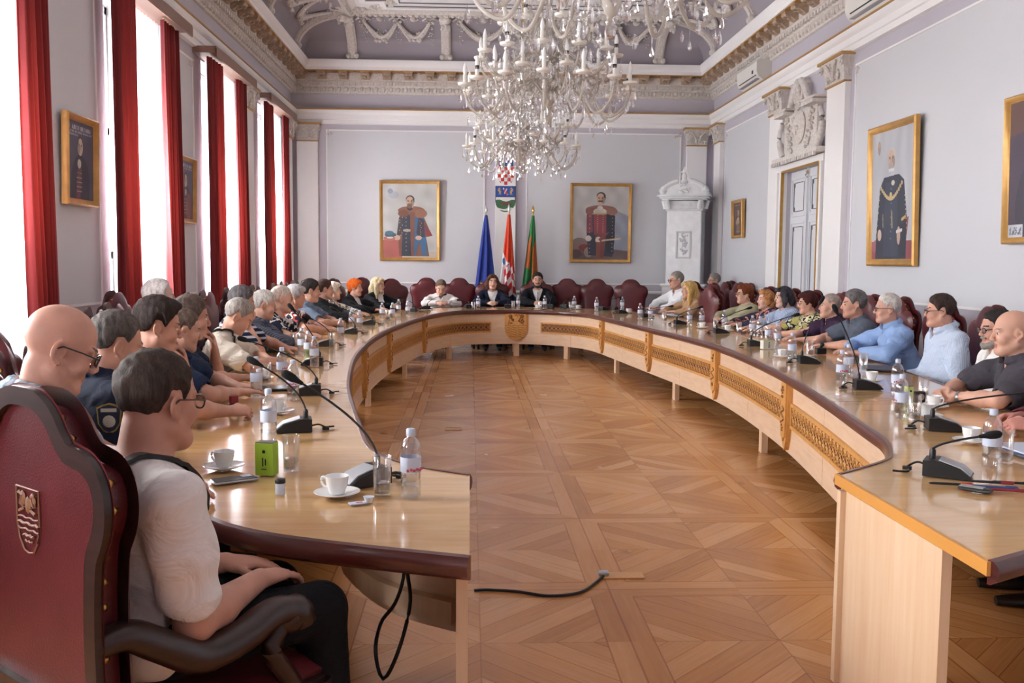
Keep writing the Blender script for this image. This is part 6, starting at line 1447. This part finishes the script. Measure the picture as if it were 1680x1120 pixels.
# cartons and small things
def carton(px, py, w, d, h, rz, front, label, top='#d7d4cc', name='juice_carton', cat='carton'):
    p = on(px, py); r = empty(name, tuple(p), rz, label, cat)
    b = MB(); b.box((0, 0, h/2), (w, d, h), .002); b.build('box', mat('carton_'+front.strip('#'), C(front), .4), r)
    b = MB(); b.box((0, 0, h+.001), (w*.94, d*.94, .003)); b.build('lid', mat('lid_'+top.strip('#'), C(top), .45), r, smooth=None)
    b = MB(); b.lathe([(.006, 0), (.006, .001), (.001, .0015)], 10, (0, -d/2-.0002, h*.74), (0, -1, 0)); b.box((-.004, -d/2-.0004, h*.42), (.004, .001, .03)); b.box((.006, -d/2-.0004, h*.42), (.004, .001, .022)); b.box((0, -d/2-.0004, h*.2), (.02, .001, .003)); b.build('print', m_black, r, smooth=None)
    return r
carton(438, 778, .068, .045, .115, -.25, '#9cc43a', 'green juice carton on the near left table', '#5a5148'); carton(505, 588, .05, .04, .11, .1, '#a9c65a', 'pale green carton before the man in the pinstriped shirt'); carton(1259, 572, .12, .05, .075, .3, '#dfe2d2', 'green and white box before the woman with the dark grey bob', '#8fbf45', 'cardboard_box', 'box'); carton(1490, 663, .035, .035, .1, .2, '#c5d889', 'slim pale green carton beside the small black camera', '#23242a')
def thing(name, px, py, rz, label, cat, z=TT): return empty(name, tuple(on(px, py, z)), rz, label, cat)
r = thing('glass_vial', 460, 810, 0, 'small white vial with a black lid near the phone', 'vial'); lathe_part('body', [(.014, 0), (.016, .001), (.016, .036), (.013, .037)], m_lab, r); lathe_part('lid', [(.0165, .036), (.017, .038), (.017, .048), (.015, .05)], m_black, r)
r = thing('mobile_phone', 384, 789, .55, 'silver and black mobile phone lying on the near left table', 'phone'); b = MB(); b.box((0, 0, .005), (.15, .072, .009), .004); b.build('body', m_grey, r); b = MB(); b.box((0, 0, .01), (.142, .066, .0015)); b.build('screen', m_black, r, smooth=None); b = MB(); b.box((.045, .01, .0115), (.035, .03, .002)); b.build('camera_block', m_grey, r, smooth=None)
r = thing('rubber_stamp', 384, 675, .5, 'red hand stamp standing on its black frame', 'stamp'); b = MB(); b.box((0, 0, .062), (.042, .03, .05), .008); b.build('grip', mat('stamp_red', C('#8d2a2e'), .35), r); b = MB()
for sx in (-.019, .019): b.box((sx, 0, .02), (.005, .03, .04))
b.box((0, 0, .003), (.043, .03, .006)); b.box((0, 0, .037), (.043, .03, .004)); b.build('frame', m_black, r, smooth=None)
r = thing('tablet_computer', 452, 638, .2, 'dark tablet lying before the man in cream', 'tablet'); b = MB(); b.box((0, 0, .006), (.25, .17, .01), .004); b.build('case', m_black, r); b = MB(); b.box((0, 0, .012), (.235, .155, .0015)); b.build('screen', mat('screen_dark', C('#0d0f14'), .1), r, smooth=None)
r = thing('document_folder', 1447, 606, 1.2, 'dark folder lying before the man in light blue', 'folder'); b = MB(); b.box((0, 0, .008), (.31, .22, .014), .003); b.build('cover', mat('folder_dark', C('#2d2a33'), .4), r); b = MB(); b.box((.005, 0, .008), (.31, .21, .009)); b.build('pages', m_lab, r, smooth=None)
r = thing('action_camera', 1507, 661, .15, 'small black square camera beside the glasses on the right', 'camera'); b = MB(); b.box((0, 0, .034), (.062, .035, .062), .006); b.build('body', m_black, r); lathe_part('lens', [(.018, 0), (.018, .006), (.012, .007), (.011, .004), (.002, .003)], m_grey, r); r.children[-1].location = (0, -.0175, .036); r.children[-1].rotation_euler.x = PI/2
r = thing('phone_stand', 1346, 581, .1, 'black stand holding a device before the slate-shirted man', 'stand'); b = MB(); b.box((0, 0, .028), (.085, .05, .056), .006); b.build('base', m_black, r); b = MB(); b.tube([(0, 0, .056), (.01, 0, .075)], .012, 8); b.sphere((.012, 0, .082), .02, 10, 8); b.build('knob', m_black, r)
def pen(px, py, rz, c, label, tip=None):
    r = thing('pen', px, py, rz, label, 'pen'); b = MB(); b.lathe([(.002, -.07), (.0045, -.06), (.0048, .06), (.004, .07)], 8, (0, 0, .005), (1, 0, 0)); b.build('barrel', mat('pen_'+c.strip('#'), C(c), .35), r, smooth=40)
    b = MB(); b.lathe([(.005, .03), (.0055, .035), (.0055, .068), (.003, .073)], 8, (0, 0, .005), (1, 0, 0)); b.box((.05, 0, .011), (.035, .003, .002)); b.build('clip_cap', mat('tip_'+(tip or c).strip('#'), C(tip or c), .35), r, smooth=40)
pen(1560, 796, -.25, '#1c1c20', 'black pen with a red end beside the nearest right microphone', '#c8433f'); pen(1626, 793, -.3, '#22252c', 'black pen topmost in the group of pens on the right end', '#8b2f36'); pen(1632, 801, -.35, '#3b4a78', 'blue-grey pen in the middle of the group on the right end'); pen(1648, 806, -.3, '#8c2a35', 'dark red pen lowest in the group on the right end'); pen(1662, 794, -.3, '#151519', 'thick black pen nearest the right edge')
r = thing('voice_recorder', 1600, 806, -.75, 'grey and black voice recorder at the near right table end', 'recorder'); b = MB(); b.box((0, 0, .008), (.1, .04, .014), .004); b.build('body', m_black, r); b = MB(); b.box((-.01, 0, .0155), (.075, .034, .002)); b.build('face', mat('recorder_grey', C('#8f938f'), .4), r, smooth=None)
r = thing('creamer_cup', 605, 824, 0, 'tiny white creamer cup before the nearest glass', 'creamer'); lathe_part('cup', [(.011, 0), (.016, .016), (.0165, .018)], m_china, r); lathe_part('foil', [(.0175, .018), (.0175, .019), (.002, .0193)], m_lab, r)
r = thing('sugar_packet', 587, 826, .4, 'flat white and red sugar packet by the creamer', 'sugar packet'); b = MB(); b.box((0, 0, .002), (.055, .03, .004), .001); b.build('paper', m_lab, r); b = MB(); b.box((.005, 0, .0042), (.02, .012, .0006)); b.build('print', m_labr, r, smooth=None)
r = thing('creamer_cup', 1493, 679, 0, 'white creamer cup left of the cup by the level-necked microphone', 'creamer'); lathe_part('cup', [(.011, 0), (.016, .016), (.0165, .018)], m_china, r); lathe_part('foil', [(.0175, .018), (.0175, .019), (.002, .0193)], m_lab, r)
r = thing('paper_sheets', 1702, 744, .05, 'white paper sheets on a dark blue folder at the right edge', 'papers'); b = MB(); b.box((0, 0, .016), (.21, .29, .006)); b.build('sheet', m_lab, r, smooth=None); b = MB(); b.box((.0, 0, .0065), (.23, .31, .012), .002); b.build('folder', mat('folder_blue', C('#23284a'), .4), r)
# ------------------------------------------------------------------ floor box and cables
r = empty('floor_socket', tuple(atz(1022, 945, 0.0)), 0, 'flat wooden floor socket cover with a plug on the parquet', 'floor socket'); b = MB(); b.box((0, 0, .004), (.2, .085, .008), .002); b.build('cover', mat('floor_cover', C('#cf9f6c'), .35), r); b = MB(); b.box((-.095, .0, .017), (.05, .04, .018), .004); b.build('plug', m_grey, r)
def cable(name, pts, rad, label): b = MB(); b.tube(resample(crom(pts, 8), .02), rad, 6); return tag(b.build(name, m_black, smooth=60), label, 'cable')
q = lambda x, y: (*atz(x, y, .008)[:2], .008)
cable('power_cable', [q(990, 945), q(978, 955), q(950, 972), q(900, 977), q(850, 970), q(800, 967), q(778, 968)], .007, 'black cable running over the parquet from the floor socket to the left table')
cable('microphone_cable', [(-.178, 2.62, .71), (-.178, 2.62, .62), (-.17, 2.62, .52), (-.205, 2.62, .38), (-.25, 2.64, .29), (-.276, 2.68, .36), (-.262, 2.72, .43), (-.225, 2.76, .47), (-.2, 2.8, .55), (-.19, 2.82, .715)], .006, 'black cable hanging in a loop under the left table end')
r = empty('floor_hatch', tuple(atz(744, 704, 0)), 0, 'small outlined floor hatch in the parquet inside the left curve', 'floor hatch'); b = MB(); b.box((0, 0, .0015), (.14, .1, .003)); b.build('cover', mat('hatch_wood', C('#b98250'), .3), r, smooth=None); b = MB(); b.box((0, -.052, .003), (.15, .005, .006)); b.box((0, .052, .003), (.15, .005, .006)); b.box((-.073, 0, .003), (.005, .11, .006)); b.box((.073, 0, .003), (.005, .11, .006)); b.build('frame', m_brass, r, smooth=None)
# ------------------------------------------------------------------ empty chairs
for px, y, a, l in ((644, 15.6, -58, 'empty red leather chair right of the long-haired blond woman'), (754, 16.85, -88, 'empty red leather chair between the man in white and the brown-haired woman'), (931, 16.85, -95, 'empty red leather chair just right of the bearded man'), (980, 16.7, -98, 'empty red leather chair left one of the pale-lit pair'), (1036, 16.5, -104, 'empty red leather chair right one of the pale-lit pair'), (1170, 12.35, 192, 'empty red leather chair between the blond woman in beige and the woman in olive')):
    x = (px-772)/FPX*y; chair(x, y, math.radians(a), l)
for k, (px, y) in enumerate(((1195, 15.37), (1216, 14.65), (1233, 14.1))): chair((px-772)/FPX*y, y, math.radians(185), 'empty red leather chair along the right wall, %s of three behind the woman in olive' % ['farthest', 'middle', 'nearest'][k])
for px, y, l in ((-6, 3.75, 'red leather chair cut off by the left edge, by the first window'), (470, 13.2, 'red leather chair behind the front row near the last window, left one'), (488, 14.0, 'red leather chair behind the front row near the last window, right one')): chair((px-772)/FPX*y, y, math.radians(5), l)
person('person outside the right edge, only one hand showing on the table', 1850, 600, 3.95, 168, 'b5685a', ('short', '#3a2c26', .012), ('shirt', fabric('plum', 'plain', '#6d3640')), sleeve='long', pose='fist', lean=.1, chair_label='red leather chair just outside the right edge, by the white papers')
